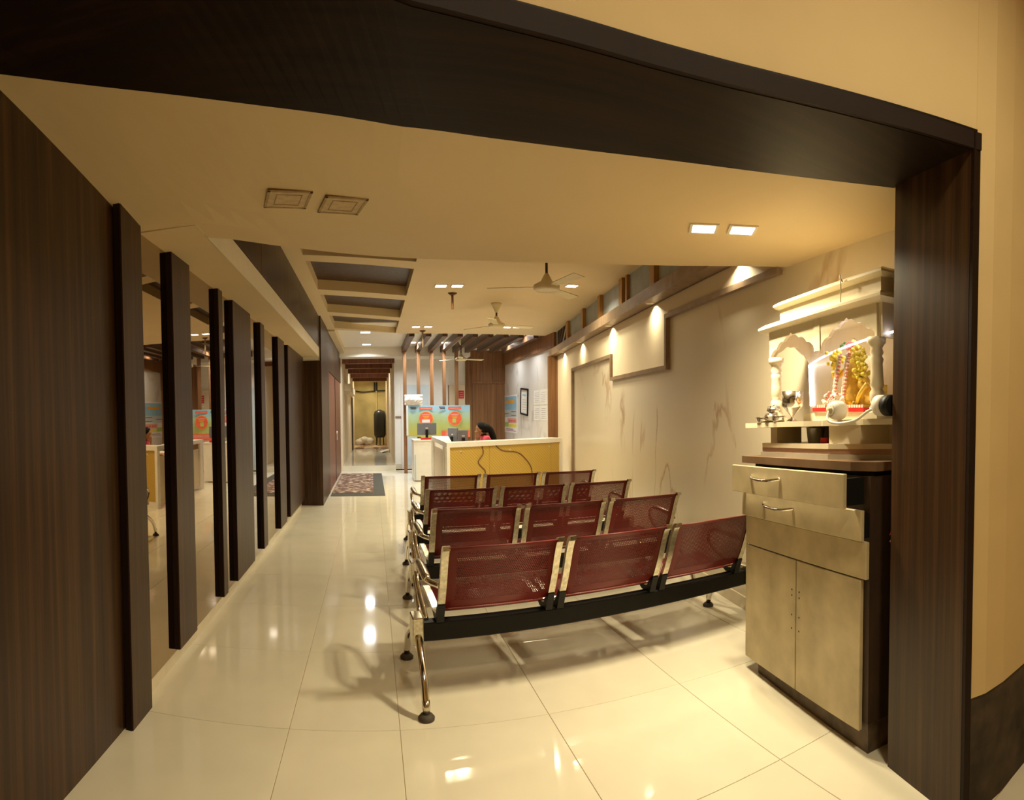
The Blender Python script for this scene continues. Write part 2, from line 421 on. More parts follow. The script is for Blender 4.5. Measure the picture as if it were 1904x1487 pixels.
# floor with separate tiles
fl = struct(MB().box((-3.2,-3.2,-.12), (4.4,15.2,-.003)).build('floor', M['grout']))
xs = [-3.2,-2.8,-2.0,-1.22,-.42,.11,.845,1.6,2.36,3.12,3.9,4.4]
ys = [-3.2,-2.4,-1.56,-.72,.12,.96,1.80,2.645,3.535,4.40] + [4.40+.86*i for i in range(1,13)] + [15.2]
random.seed(3)
tile_cache = {}
for i in range(len(xs)-1):
    for j in range(len(ys)-1):
        x0, x1, y0, y1 = xs[i], xs[i+1], ys[j], ys[j+1]
        if x1 <= -1.2 and y0 > 1.0: continue
        if x0 > wx(y1)+.05 and y0 > 1.2 and y1 < YCOL: continue
        key = (round(x1-x0,3), round(y1-y0,3)); g = .0012
        if key in tile_cache: o = tile_cache[key].copy(); C.objects.link(o)
        else:
            o = MB().bbox((g-key[0]/2, g-key[1]/2, -.0029), (key[0]/2-g, key[1]/2-g, 0), .0012).build('tile', M['tile']); tile_cache[key] = o
        o.parent = fl; o.location = ((x0+x1)/2, (y0+y1)/2, 0)

# left wall: near wood wall, mirrors and strips
XF = -1.14
wl_ = struct(MB().box((-1.42,.85,0), (-1.235,9.5,2.95)).build('wall_left', M['cream']))
MB().box((-1.235,.85,0), (-1.188,2.46,2.9)).build('wood_cladding', M['wood'], wl_)
for y0, y1 in ((2.46,3.2),(3.2,4.2),(4.2,5.0),(5.0,5.9),(5.9,7.0),(7.0,9.4)):
    MB().bbox((-1.225, y0+.004, .10), (-1.178, y1-.004, ZL+.1), .002).build('mirror_panel', M['mirror'], wl_)
MB().box((-1.236,2.46,0), (-1.204,9.4,.098)).build('skirting', M['skirt'], wl_)
strips = [(2.44,2.685,0),(3.134,3.466,.125),(4.148,4.268,.125),(4.596,5.289,.12),(5.768,5.982,.12),(6.857,7.35,.115),(7.676,9.40,.115)]
for i, (y0, y1, zb) in enumerate(strips):
    s_ = MB().box((XF-.004, y0+.006, zb), (XF, y1, ZL+.1)).build('wood_strip', M['wood'], wl_)
    MB().box((-1.177, y0, zb), (XF-.0045, y1, ZL+.1)).build('strip_edge', M['edge'], s_)
# block and cladding beyond
wb = struct(MB().box((-1.42,9.4,0), (-.86,15.2,ZH+.4)).build('wall_left_far', M['whitewall']))
MB().box((-1.30,9.385,0), (-.842,9.40,2.42)).build('wood_cladding', M['wood'], wb)
MB().box((-.859,9.386,0), (-.835,11.0,ZH)).build('wood_cladding', M['wood'], wb)
MB().box((-.859,11.0,2.37), (-.835,15.2,ZH)).build('wood_cladding', M['wood'], wb)
d3 = struct(MB().box((-.92,11.0,0), (-.845,15.0,2.36)).build('door_3', M['wood_red']))
MB().box((-.845,11.0,0), (-.835,11.05,2.36)).build('door_jamb', M['wood_red'], d3)
MB().box((-.845,12.9,0), (-.838,12.92,2.36)).build('door_gap', M['edge'], d3)
MB().tube([(-.82,12.7,.95),(-.80,12.7,.95),(-.80,12.7,1.15),(-.82,12.7,1.15)], .01).build('door_handle', M['steel'], d3)

# left soffit with lit cream face and wood upper cladding
cl = struct(MB().box((-1.42,2.76,ZL+.001), (-.872,9.40,ZL+.2)).build('ceiling_soffit', M['ceil']))
MB().box((-.874,2.76,ZL+.001), (-.868,9.4,2.64)).build('fascia', plain('fascia_lit_tone', (.88,.82,.66), .5, var=.02), cl)  # cream lightened in the colour to stand in for light falling on this face
for y0, y1 in ((2.2,4.5),(4.5,6.9),(6.9,9.38)):
    MB().box((-.90,y0+.003,2.645), (-.866,y1-.003,ZH)).build('upper_panel', M['wood'], cl)

# right wall
def wp(y, z, off=0): return Vector((wx(y), y, z)) + WN*off
def wquad(mb, y0, y1, z0, z1, o0, o1):
    poly = [wp(y0,z0,o0), wp(y1,z0,o0), wp(y1,z1,o0), wp(y0,z1,o0)]
    return mb.extrude(poly, WN*(o1-o0))
wr = struct(wquad(MB(), .9, YCOL, 0, ZH+.1, -.15, 0).build('wall_right', M['marble']))
fixn(wr)
def wpart(name, mat, *a, parent=None): return fixn(wquad(MB(), *a).build(name, mat, parent or wr))
# cream painted zone above the stepped trim
yt = [(YCOL,9.40,0,2.65),(9.40,6.97,2.275,2.65),(6.97,4.98,1.965,2.65),(4.98,2.9,2.475,2.65)]
for a, b_, z0, z1 in yt: wpart('cream_panel', M['cream'], b_, a, z0, z1, 0, .012)
# trim bars
tw = .045
for y0, y1, z0, z1 in ((9.38,9.38+tw,0,2.29),(6.95,9.38+tw,2.245,2.29),(6.95-tw,6.95,1.935,2.29),(4.96,6.95-tw,1.935,1.98),(4.96-tw,4.96,1.935,2.49),(2.90,4.96-tw,2.445,2.49)):
    wpart('trim_bar', M['wood_trim'], y0, y1, z0, z1, 0, .045)
# lamp pelmet with seams
for y0, y1 in ((2.5,4.45),(4.45,6.93),(6.93,11.0)):
    wpart('pelmet', M['wood_trim'], y0+.002, y1-.002, 2.66, 2.785, 0, .16)
# upper band: blue grey panels between orange slats
sl = [3.3,4.42,5.23,6.36,7.40,8.44,9.64]
wpart('blue_panel', M['blue'], 2.4, 3.3-.05, 2.785, ZH, 0, .02)
for a, b_ in zip(sl, sl[1:]): wpart('blue_panel', M['blue'], a+.06, b_-.06, 2.785, ZH, 0, .02)
for y in sl:
    wpart('slat', M['wood_orange'], y-.06, y+.06, 2.785, ZH, 0, .075)
wpart('slat', M['wood_orange'], 6.14, 6.20, 2.785, ZH, 0, .06)
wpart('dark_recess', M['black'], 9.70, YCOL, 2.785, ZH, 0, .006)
# column at the corner
colm = wpart('column', M['wood_mid'], YCOL-.02, YCOL+.1, 0, 2.66, .0, .20)
# skirting
wpart('skirting', M['skirt'], 2.6, YCOL, 0, .1, 0, .012)
for dy in (0, .25, .5):
    pts = [wp(9.85+dy, ZH-.02, .03), wp(9.9+dy, 3.0, .05), wp(10.1+dy, 2.85, .05), wp(10.15+dy, 2.79, .04)]
    tag(MB().tube(cat_path(pts, 4), .012).build('loose_cable', M['cable'] if dy else M['cablew']), ('pale','brown','brown')[round(dy*4)] + ' loose cable dangling in the dark recess, ' + ('nearest the orange slat','between the other two','nearest the column')[round(dy*4)], 'cable', 'cables in the dark recess')

# marble wall beyond the column, with a wood band on top
wm = struct(MB().box((XM,YCOL+.08,0), (XM+.15,15.8,ZH+.4)).build('wall_right_far', M['marble_w']))
MB().box((XM-.05,YCOL+.09,2.86), (XM,15.75,3.2)).build('wood_band', M['wood_mid'], wm)

# main ceiling with coffers
cm = MB()
def q4(mb, pts, z): mb.add([(x, y, z) for x, y in pts], [tuple(range(len(pts)))])
def yL(v): return v
cof = [(4.3,4.75,6.18,5.82),(6.06,6.48,7.93,7.43),(7.76,8.24,9.71,9.06),(9.39,10.03,11.49,10.7)]
XA, XB = -.69, .50; EL, EM, ER = 10.86, 11.60, 11.60
q4(cm, [(-.9,2.3),(XA,2.3),(XA,10.97),(-.9,10.86)], ZH)
q4(cm, [(XB,2.3),(wx(2.3),2.3),(XM+.3,11.0),(XM+.3,ER),(.62,EM),(XB,11.55)], ZH)
prev = [(XA,2.3),(XB,2.3)]
for a, b_, c_, d_ in cof:
    q4(cm, [prev[0], prev[1], (XB,b_), (XA,a)], ZH); prev = [(XA,d_),(XB,c_)]
q4(cm, [prev[0], prev[1], (XB,11.55), (XA,10.97)], ZH)
# rear lip of the main ceiling
lip = [(-.9,10.86),(XA,10.97),(XB,11.55),(.62,EM),(XM+.3,ER)]
for p, q in zip(lip, lip[1:]): cm.add([(*p,ZH),(*q,ZH),(*q,ZH+.3),(*p,ZH+.3)], [(0,1,2,3)])
ceil = struct(cm.build('ceiling', M['ceil']))
for a, b_, c_, d_ in cof:
    D = .13
    cc = MB()
    pts = [(XA,a),(XB,b_),(XB,c_),(XA,d_)]
    for p, q in zip(pts, pts[1:]+pts[:1]): cc.add([(*p,ZH),(*q,ZH),(*q,ZH+D),(*p,ZH+D)], [(0,1,2,3)])
    ck = cc.build('coffer_side', M['ceil'], ceil)
    MB().prism(pts, ZH+D, ZH+D+.02).build('coffer_panel', M['wood'], ck)

# low front ceiling with bowed edges
def zc(x, y): return ZL + .16*min(max(2.75-y,0),1.6)*min(max((.1-x)/1.3,0),1)
BACK = [(-1.45,1.27),(-1.112,1.489),(-.869,1.626),(-.614,1.73),(-.35,1.81),(-.077,1.861),(.152,1.896),(.396,1.932),(.61,1.937),(.83,1.919),(1.112,1.858),(1.397,1.761),(1.655,1.63),(1.908,1.455),(2.4,1.08)]
FRONT = [(-1.6,.30),(-1.2,.66),(-.8,.97),(-.4,1.19),(.04,1.325),(.33,1.388),(.63,1.405),(.86,1.388),(1.10,1.33),(1.40,1.21),(1.77,1.02),(2.2,.78)]
SOF = [(-1.3,2.95),(-.87,2.97),(-.52,3.23),(-.12,3.46),(.28,3.57),(.75,3.58),(1.25,3.51),(1.92,3.27),(2.66,2.76),(3.0,2.5)]
def smooth(tab, n=6):
    return [(p.x, p.y) for p in cat_path([(a, b_, 0) for a, b_ in tab], n)]
SOFs, BACKs, FRONTs = smooth(SOF), smooth(BACK), smooth(FRONT)
n_ = 40; lc = MB(); vs = []
for i in range(n_+1):
    x = -1.25 + (2.66+1.25)*i/n_
    ya = interp(BACKs, x) - .12; yb = interp(SOFs, x)
    if x > 1.9: ya = interp(BACKs, 1.9) - .12
    ym = [ya+(yb-ya)*k/6 for k in range(7)]
    vs += [(x,y,zc(x,y)) for y in ym] + [(x,yb,ZH),(x,ya,ZH)]
fs = []
for i in range(n_):
    a = 9*i; b_ = a+9
    fs += [(a+k,a+(k+1) % 9,b_+(k+1) % 9,b_+k) for k in range(9)]
lc.add(vs, fs); lowc = fixn(lc.build('low_ceiling', M['ceil'], ceil))

# far ceiling over the reception
struct(MB().box((-.9,10.9,3.27), (XM+.1,15.8,3.4)).build('ceiling_far', M['ceil_far']))
struct(MB().box((-.84,14.75,3.02), (2.6,15.6,3.27)).build('trim_2', M['ceil_far']))
struct(MB().box((-.84,10.95,3.13), (-.70,14.75,3.27)).build('trim_3', M['ceil']))

# back wall with doors
bw = struct(MB().box((.62,15.6,0), (XM+.1,15.8,3.3)).build('wall_back', M['whitewall']))
MB().box((.64,15.57,1.42), (2.6,15.6,1.46)).build('dado_rail', M['wood_trim'], bw)
MB().box((.62,15.57,0), (2.6,15.6,.14)).build('skirting', M['skirt'], bw)
MB().box((2.6,15.52,0), (2.78,15.6,3.25)).build('wood_panel', M['wood_mid'], bw)
for a, b_ in ((2.78,3.0),(3.005,3.36),(3.365,3.72)): MB().box((a,15.52,2.42), (b_,15.6,3.25)).build('wood_panel', M['wood_mid'], bw)
MB().box((2.78,15.525,2.34), (3.72,15.6,2.415)).build('wood_panel', M['wood_mid'], bw)
d1 = struct(MB().box((2.79,15.55,0), (3.72,15.6,2.34)).build('door_1', M['wood_mid']))
MB().tube([(2.88,15.55,.98),(2.88,15.49,.98),(2.98,15.49,.98)], .012).build('door_handle', M['steel'], d1)
d2 = struct(MB().box((.80,15.54,0), (1.62,15.6,2.38)).build('door_2', M['white']))
MB().box((.86,15.535,.1), (1.56,15.542,2.32)).build('door_glass', M['glassd'], d2)
MB().tube([(1.5,15.53,.9),(1.5,15.49,.9),(1.5,15.49,1.2),(1.5,15.53,1.2)], .012).build('door_handle', M['steel'], d2)
d4 = struct(MB().box((2.10,15.55,0), (2.58,15.6,2.30)).build('door_4', M['cream']))
MB().box((2.10,15.545,0), (2.13,15.55,2.30)).build('door_jamb', M['wood_trim'], d4)
MB().tube([(2.2,15.55,.98),(2.2,15.49,.98),(2.28,15.49,.98)], .012).build('door_handle', M['steel'], d4)

# corridor
cf_ = struct(MB().box((-.80,15.2,-.12), (.62,23.0,.14)).build('floor_corridor', M['tile']))
struct(MB().box((-1.0,15.2,0), (-.80,26.2,3.4)).build('wall_corridor_left', M['cream']))
struct(MB().box((.62,15.8,0), (.80,26.2,3.4)).build('wall_corridor_right', M['cream']))
struct(MB().box((-1.0,26.0,0), (1.0,26.2,3.4)).build('wall_corridor_end', M['corw']))
struct(MB().box((-1.0,15.2,3.3), (1.0,26.2,3.4)).build('ceiling_corridor', M['ceil']))
struct(MB().box((-.80,23.0,-.12), (.62,26.0,.17)).build('floor_mosaic', M['mosaic']))
cb = thing('corridor_beam_row', 'row of red brown wooden beams under the corridor ceiling', 'beam', (0,0,2.9))
for i, y in enumerate((15.3,17.2,19.2,21.4,23.6)):
    MB().box((-.80,y,.02 if i else .0), (.62,y+.14,.30)).build('beam', M['wood_red'], cb)
tag(MB().box((-.798,16.4,2.22), (-.62,21.5,2.42)).build('pelmet_box', M['cream']), 'cream boxed pelmet along the corridor wall', 'pelmet')
cdo = tag(MB().box((-.798,21.8,.141), (-.775,22.9,2.2)).build('corridor_door', M['black']), 'narrow dark door at the end of the corridor', 'door')
tk = thing('water_tank', 'black upright water tank on legs at the corridor end', 'tank', (.33,25.0,.17))
MB().lathe([(.0,.32),(.20,.34),(.26,.45),(.27,1.35),(.22,1.5),(.06,1.56),(0,1.57)], n=20).build('tank_body', M['tank'], tk)
for a in (.5,2.6,4.7): MB().tube([(.17*math.cos(a),.17*math.sin(a),.4),(.19*math.cos(a),.19*math.sin(a),0)], .02).build('leg', M['blackm'], tk)
sk = MB()
for i in range(5): sk.ball((-.58+.11*i, 25.1+.06*(i % 2), .30+.05*((i*7) % 3)), .21, 12, (1,.8,.75))
tag(sk.build('plastic_sack', M['sack']), 'crumpled white plastic sack on the mosaic floor', 'sack')
tag(MB().add([(.30,20.2,.16),(.62,20.4,.25),(.56,21.4,.2),(.25,21.2,.15),(.30,20.2,.155),(.62,20.4,.245),(.56,21.4,.195),(.25,21.2,.145)], [(0,1,2,3),(7,6,5,4),(0,4,5,1),(1,5,6,2),(2,6,7,3),(3,7,4,0)]).build('paper_sheet', M['paper']), 'loose white paper lying on the corridor floor', 'paper')
pz = thing('drain_pipe', 'dark drain pipes along the top of the corridor end wall', 'pipe', (0,25.93,0))
MB().tube(cat_path([(-.8,0,2.62),(-.4,0,2.56),(.1,0,2.6),(.6,0,2.62)], 5), .03).build('pipe_run', M['tank'], pz)
for x in (.12,.22): MB().tube([(x,0,2.6),(x,0,3.0)], .035).build('riser_pipe', M['tank'], pz)
MB().tube([(.20,-.04,.3),(.20,-.04,2.6)], .03).build('down_pipe', M['corw'], pz)

# portal: bowed header, jamb, front wall above and beside
def bow(tabA, tabB, xs_, zlo, zhi, name, mat, parent=None):
    mb = MB(); vs = []
    for x0_, x1_ in xs_:
        ya, yb = interp(tabA, x0_), interp(tabB, x1_); da, db = zc(x0_, ya)-ZL, zc(x1_, yb)-ZL
        vs += [(x0_, ya, zlo+da), (x1_, yb, zlo+db), (x1_, yb, zhi+db), (x0_, ya, zhi+da)]
    n = len(xs_); fs = []
    for i in range(n-1):
        a = 4*i; b_ = a+4
        fs += [(a,a+1,b_+1,b_), (a+1,a+2,b_+2,b_+1), (a+2,a+3,b_+3,b_+2), (a+3,a,b_,b_+3)]
    fs += [(0,1,2,3), (4*n-4,4*n-3,4*n-2,4*n-1)]
    mb.add(vs, fs); return fixn(mb.build(name, mat, parent))
steps = 72
xs_ = [(-1.5+(1.80+1.5)*i/steps, -1.4+(1.905+1.4)*i/steps) for i in range(steps+1)]
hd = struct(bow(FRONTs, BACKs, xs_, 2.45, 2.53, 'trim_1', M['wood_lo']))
Foff = [(x, y-.018) for x, y in FRONTs]
xs2 = [(-1.5+(1.80+1.5)*i/steps, -1.5+(1.80+1.5)*i/steps) for i in range(steps+1)]
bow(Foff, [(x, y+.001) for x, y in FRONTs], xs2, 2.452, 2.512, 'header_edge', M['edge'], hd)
jb = MB().prism([(1.885,1.435),(1.775,1.015),(2.30,.99),(2.37,1.35)], 0, 2.47).build('jamb_panel', M['wood'], hd)
MB().prism([(1.770,.998),(1.808,.994),(1.812,1.016),(1.777,1.018)], 0, 2.512).build('jamb_edge', M['edge'], hd)
wf = struct(bow([(x, y+.004) for x, y in FRONTs], [(x, y+.16) for x, y in FRONTs], xs2, 2.512, 3.6, 'wall_front', M['outer']))
wf2 = struct(MB().prism([(1.799,1.0065),(1.88,.972),(2.0,.955),(2.3,.945),(3.3,.94),(3.3,1.05),(1.799,1.05)], .45, 3.6).build('wall_front_right', M['outer']))
MB().prism([(1.80,1.012),(1.88,.978),(2.0,.961),(2.3,.951),(3.3,.946),(3.3,1.05),(1.80,1.05)], 0, .45).build('dado_band', M['grime'], wf2)
# lobby around the camera
struct(MB().box((3.2,-3.2,0), (3.35,1.0,3.6)).build('wall_lobby_right', M['outer']))
struct(MB().box((-1.42,-3.2,0), (-1.25,.9,3.6)).build('wall_lobby_left', M['outer']))
struct(MB().box((-1.42,-3.35,0), (3.35,-3.2,3.6)).build('wall_lobby_back', M['outer']))
struct(MB().box((-1.42,-3.35,3.6), (3.35,1.6,3.72)).build('ceiling_lobby', M['ceil']))

# ------------------------------------------------------------------ lights
def area(name, loc, size, power, col, parent, rot=(0,0,0), spread=PI):
    l = bpy.data.lights.new(name, 'AREA'); l.shape = 'SQUARE'; l.size = size; l.energy = power; l.color = col; l.spread = spread
    o = bpy.data.objects.new(name, l); C.objects.link(o); o.parent = parent; o.location = loc; o.rotation_euler = rot; return o
def downlight(x, y, z, label, power, col, rz=0, size=.15, group=None, spread=2.6):
    t_ = thing('ceiling_light', label, 'light', (x, y, z), rz, group)
    h = size/2; f = MB()
    for a, b_ in (((-h-.015,-h-.015,-.008),(h+.015,-h,0)),((-h-.015,h,-.008),(h+.015,h+.015,0)),((-h-.015,-h,-.008),(-h,h,0)),((h,-h,-.008),(h+.015,h,0))): f.box(a, b_)
    f.build('frame', M['lampframe'], t_)
    MB().box((-h,-h,-.005), (h,h,-.001)).build('diffuser', M['lampface'], t_)
    area('lamp', (0,0,-.012), size*.9, power, col, t_, spread=spread)
    return t_
for x, y, q in ((1.67,2.52,'farther from'),(1.85,2.42,'nearer to')): downlight(x, y, ZL, 'lit square LED downlight in the low ceiling, ' + q + ' the shrine', P_LOW, WARM, -.5, .12, 'lit pair of downlights in the low ceiling')
for (x, y), who in (((.91,7.3),'behind the bare hook rod'),((1.12,7.28),'behind the bare hook rod'),((2.3,7.05),'beside the nearer ceiling fan'),((2.57,6.96),'beside the nearer ceiling fan'),((.85,10.7),'before the rod by the wooden beams'),((1.08,10.69),'before the rod by the wooden beams'),((2.59,10.6),'beside the middle ceiling fan'),((2.78,10.56),'beside the middle ceiling fan')):
    downlight(x, y, ZH, 'square LED downlight ' + who + (', on the coffer side' if x in (.91,2.3,.85,2.59) else ', on the pelmet wall side'), P_MAIN if x < 2 else P_MAIN*.62, SOFT, 0, .135, 'downlights ' + who)
for x, y, q in ((-.12,12.1,'farther from'),(-.12,14.2,'nearer to')): downlight(x, y, 3.27, 'square LED downlight in the white ceiling, ' + q + ' the corridor beams', P_FAR, COOL, 0, .2, 'downlights before the corridor')
for x, y, q in ((1.0,13.9,'beside the first two posts'),(1.68,13.9,'beside the middle posts'),(3.3,12.3,'by the marble wall above the papers'),(3.3,13.9,'by the marble wall above the framed certificate')): downlight(x, y, 3.27, 'square LED downlight between the wooden beams ' + q, P_FAR if x < 3 else P_FAR*.5, COOL, 0, .18, 'downlights between the beams')
downlight(-.1, 19.8, 3.3, 'square downlight above the corridor beams', 25, COOL, 0, .2)
downlight(-.1, 24.6, 3.3, 'square downlight above the mosaic floor', 30, SOFT, 0, .2)
downlight(.95, -.1, 3.6, 'square ceiling lamp in the lobby outside the portal', P_LOBBY, WARM, 0, .3)
# unlit patched openings
def patch(x, y, label):
    t_ = thing('blanked_light_opening', label, 'ceiling patch', (x, y, zc(x,y)), .28, 'blanked light openings')
    f = MB(); h = .10
    for a, b_ in (((-h,-h,-.006),(h,-h+.012,0)),((-h,h-.012,-.006),(h,h,0)),((-h,-h,-.006),(-h+.012,h,0)),((h-.012,-h,-.006),(h,h,0))): f.box(a, b_)
    f.build('frame', M['patchf'], t_)
    MB().box((-h+.012,-h+.012,-.004), (h-.012,h-.012,-.001)).build('cover', plain('patch_cover', (.52,.40,.24), .8, var=.14, scale=25), t_)
    g = MB()
    for a, b_ in (((-.055,-.06,-.006),(.06,-.056,-.004)),((-.055,.056,-.006),(.06,.06,-.004)),((-.058,-.06,-.006),(-.054,.06,-.004)),((.056,-.06,-.006),(.06,.06,-.004))): g.box(a, b_)
    g.build('outline', M['patchf'], t_)
patch(-.37, 2.575, 'unlit patched square opening in the low ceiling, nearer the mirror wall'); patch(-.125, 2.665, 'unlit patched square opening in the low ceiling, farther from the mirror wall')
# wall washer spots under the pelmet
for y, q in zip((3.45,5.285,6.896,8.635,10.137), ('fifth from','fourth from','third from','second from','first beside')):
    p = wp(y, 2.66, .075)
    t_ = thing('spot_light', 'small round spot light under the wall pelmet, ' + q + ' the brown corner column', 'spot light', p, -.144, 'pelmet spot lights')
    MB().lathe([(.038,-.006),(.045,-.006),(.047,0),(.036,0)], n=16).build('ring', M['lampframe'], t_)
    MB().lathe([(0,-.004),(.036,-.004)], n=16).build('lens', M['lampface'], t_)
    area('lamp', (0,0,-.012), .06, P_SPOT, SOFT, t_, spread=2.4)

# ------------------------------------------------------------------ ceiling fans and rods
def fan(x, y, ztop, zb, label, R=.135, ang=.3, canopy=True):
    t_ = thing('ceiling_fan', label, 'fan', (x, y, zb), 0)
    h = ztop - zb
    MB().tube([(0,0,.10),(0,0,h-.06)], .014).build('rod', M['rod'], t_)
    MB().lathe([(.018,h-.14),(.075,h-.02),(.08,h)], n=20).build('canopy', M['fan'], t_)
    MB().lathe([(.02,.14),(.06,.06),(R*.8,.035),(R,.02),(R,-.015),(R*.85,-.035),(R*.8,-.03),(R*.5,-.03),(.0,-.03)], n=28).build('motor', M['fan'], t_)
    for k in range(3):
        a = ang + 2*PI*k/3; c_, s_ = math.cos(a), math.sin(a); b_ = MB()
        def P(r, w_, z): return (r*c_-w_*s_, r*s_+w_*c_, z)
        L0, L1 = R*.9, .60
        top = [P(L0,-.03,.0),P(L0+.1,-.055,.004),P(L1,-.065,.010),P(L1,.055,-.012),P(L0+.1,.045,-.008),P(L0,.03,-.004)]
        b_.extrude(top, (0,0,.006)); fixn(b_.build('blade', M['fan'], t_))
fan(1.76, 5.50, ZH, 2.775, 'cream three blade ceiling fan above the middle bench rows', .135, .75)
fan(1.88, 8.36, ZH, 2.83, 'cream three blade ceiling fan before the reception counter', .125, .2)
fan(2.12, 13.3, 3.27, 2.80, 'cream three blade ceiling fan among the wooden beams', .14, .35)
def hook(x, y, z, L, label, col):
    t_ = thing('hook_rod', label, 'rod', (x, y, z))
    MB().box((-.06,-.02,-.012), (.06,.02,0)).build('plate', M['cable'], t_)
    MB().tube([(0,0,-.012),(0,0,-L)], .016).build('rod', col, t_)
    MB().lathe([(.035,-.03),(.05,-.012)], n=12).build('collar', M['cable'], t_)
hook(1.12, 7.72, ZH, .22, 'short bare hook rod hanging from the main ceiling', M['cable'])
hook(1.02, 11.2, ZH, .34, 'bare fan rod hanging before the wooden beams', M['wood_trim'])

# ------------------------------------------------------------------ screen of posts and beams behind reception
scn = thing('post_screen', 'open screen of brown wooden posts and ceiling beams behind the reception', 'screen', (0,14.35,0))
px_ = [.84,1.19,1.53,1.85,2.17]
for x in px_: MB().box((x-.042,0,0), (x+.042,.09,3.10)).build('post', M['wood_mid'], scn)
for x in [.84,1.19,1.53,1.85,2.17,2.50,2.83,3.16,3.49]:
    MB().box((x-.055,-2.68,3.11), (x+.055,.38,3.266)).build('beam', M['wood_beam'], scn)

# ------------------------------------------------------------------ benches
SW, SP = .625, .695
PB = perforated(SW, .42); PS = perforated(SW, .52)
back_prof = [(p.x, p.y) for p in cat_path([(-.05,.462,0),(-.08,.515,0),(-.125,.62,0),(-.17,.745,0),(-.205,.815,0),(-.235,.825,0)], 4)]
seat_prof = [(p.x, p.y) for p in cat_path([(.45,.395,0),(.435,.425,0),(.40,.438,0),(.25,.428,0),(.10,.408,0),(.03,.418,0),(-.02,.442,0)], 4)]
def make_bench(label):
    t_ = thing('waiting_bench', label, 'bench', (0,0,0), 0, 'three seat waiting benches')
    MB().bbox((-1.10,-.04,.283), (1.10,.04,.383), .006).build('beam', M['blackm'], t_)
    for i in (-1,0,1):
        x0 = i*SP - SW/2; x1 = x0 + SW
        MB().strip(back_prof, x0+.012, x1-.012, .004).build('backrest', PB, t_)
        MB().strip(seat_prof, x0+.012, x1-.012, .004).build('seat', PS, t_)
        for xr in (x0, x1):
            r_ = MB()
            pr = list(reversed(back_prof)); full = pr + [(-.04,.445),(-.01,.425)] + list(reversed(seat_prof))[2:]
            up = full; n = len(up); vs = []
            for j, (y, z) in enumerate(up):
                a = Vector(up[max(j-1,0)]); b_ = Vector(up[min(j+1,n-1)]); tt = (b_-a).normalized(); nn = Vector((-tt.y, tt.x))
                for dx, dn in ((-.019,-.012),(.019,-.012),(.019,.012),(-.019,.012)): vs.append((xr+dx, y+nn.x*dn, z+nn.y*dn))
            fs = [(4*j+k, 4*j+(k+1) % 4, 4*j+4+(k+1) % 4, 4*j+4+k) for j in range(n-1) for k in range(4)] + [(0,1,2,3),(4*n-4,4*n-3,4*n-2,4*n-1)]
            r_.add(vs, fs); fixn(r_.build('side_rail', M['chromew'], t_))
            br = MB(); br.extrude([(xr-.02,-.045,.383),(xr-.02,.05,.383),(xr-.02,.09,.408),(xr-.02,-.01,.42),(xr-.02,-.062,.50),(xr-.02,-.086,.488),(xr-.02,-.062,.43)], (.04,0,0))
            fixn(br.build('bracket', M['black'], t_))
    for sx in (-1,1):
        x = sx*1.13
        lg = MB()
        lg.tube(cat_path([(x,-.285,.05),(x,-.225,.17),(x,-.10,.29),(x,.0,.325),(x,.15,.30),(x,.34,.18),(x,.42,.05)], 5), [.021]*31, 10)
        L_ = lg.build('leg', M['chrome'], t_)
        MB().bbox((x-.03,-.06,.27), (x+.03,.06,.42), .006).build('hub', M['chromew'], L_)
        for y in (-.29,.425):
            MB().lathe([(0,.0),(.040,.0),(.042,.012),(.030,.026),(.018,.03)], (x,y,0), 16).build('foot_pad', M['rubber'], L_)
            MB().tube([(x,y,.03),(x,y+.008*(-1 if y > 0 else 1),.09)], .019, 10).build('foot_tube', M['chromew'], L_)
        x = sx*1.075; am = MB()
        am.tube(cat_path([(x,.02,.38),(x,.10,.41),(x,.27,.47),(x,.345,.54),(x,.335,.60),(x,.26,.63),(x,.12,.622),(x,-.02,.612),(x-sx*.05,-.12,.605)], 5), .016, 10)
        A_ = am.build('armrest', M['chrome'], t_)
        MB().tube(cat_path([(x,-.03,.615),(x,.08,.626),(x,.2,.635),(x,.28,.632)], 3), [.017,.024,.026,.026,.026,.026,.026,.025,.024,.016], 10).build('arm_pad', M['chromew'], A_)
    return t_
bl = ['red perforated three seat bench standing beside the wooden cabinet, first row', 'second red perforated three seat bench counted from the wooden cabinet', 'third red perforated three seat bench counted from the wooden cabinet', 'red perforated three seat bench in front of the reception counter, last row']
b0 = make_bench(bl[0])
rows = [(1.35,3.10,.075),(1.42,4.21,.06),(1.475,5.26,.06),(1.54,6.35,.04)]
for i, (x, y, r) in enumerate(rows):
    o = b0 if i == 0 else cp_tree(b0)
    o['label'] = bl[i]; o.location = (x, y, 0); o.rotation_euler.z = r

# ------------------------------------------------------------------ cabinet (local x: into the wall, y: along the front, away from the camera)
CA = -.155; C0 = Vector((1.862,1.548,0))
TLT = .042
def lean(u, z): return TLT*(1-u/1.06)*min(1, max(z,0)/.1)
def cpt(u, v, z): # front coordinate u, depth v
    return C0 + Vector((math.sin(-CA)*u + math.cos(CA)*v, math.cos(CA)*u + math.sin(CA)*v, z + lean(u, z)))
cab = thing('cabinet', 'worn two door cabinet with two drawers carrying the marble shrine', 'cabinet', C0, CA)
CL, CD = 1.06, .46
MB().box((.02,0,.10), (CD,CL,1.19)).build('body', M['cabside'], cab)
MB().box((.035,.015,0), (CD,CL-.09,.10)).build('plinth', M['plinth'], cab)
MB().prism([(-.012,.10),(.035,-.02),(CD,-.02),(CD,CL+.035),(-.012,CL+.035)], 1.212, 1.252).build('top', M['cabtop'], cab)
MB().box((.06,.02,1.19), (CD,CL,1.212)).build('top_gap', M['black'], cab)
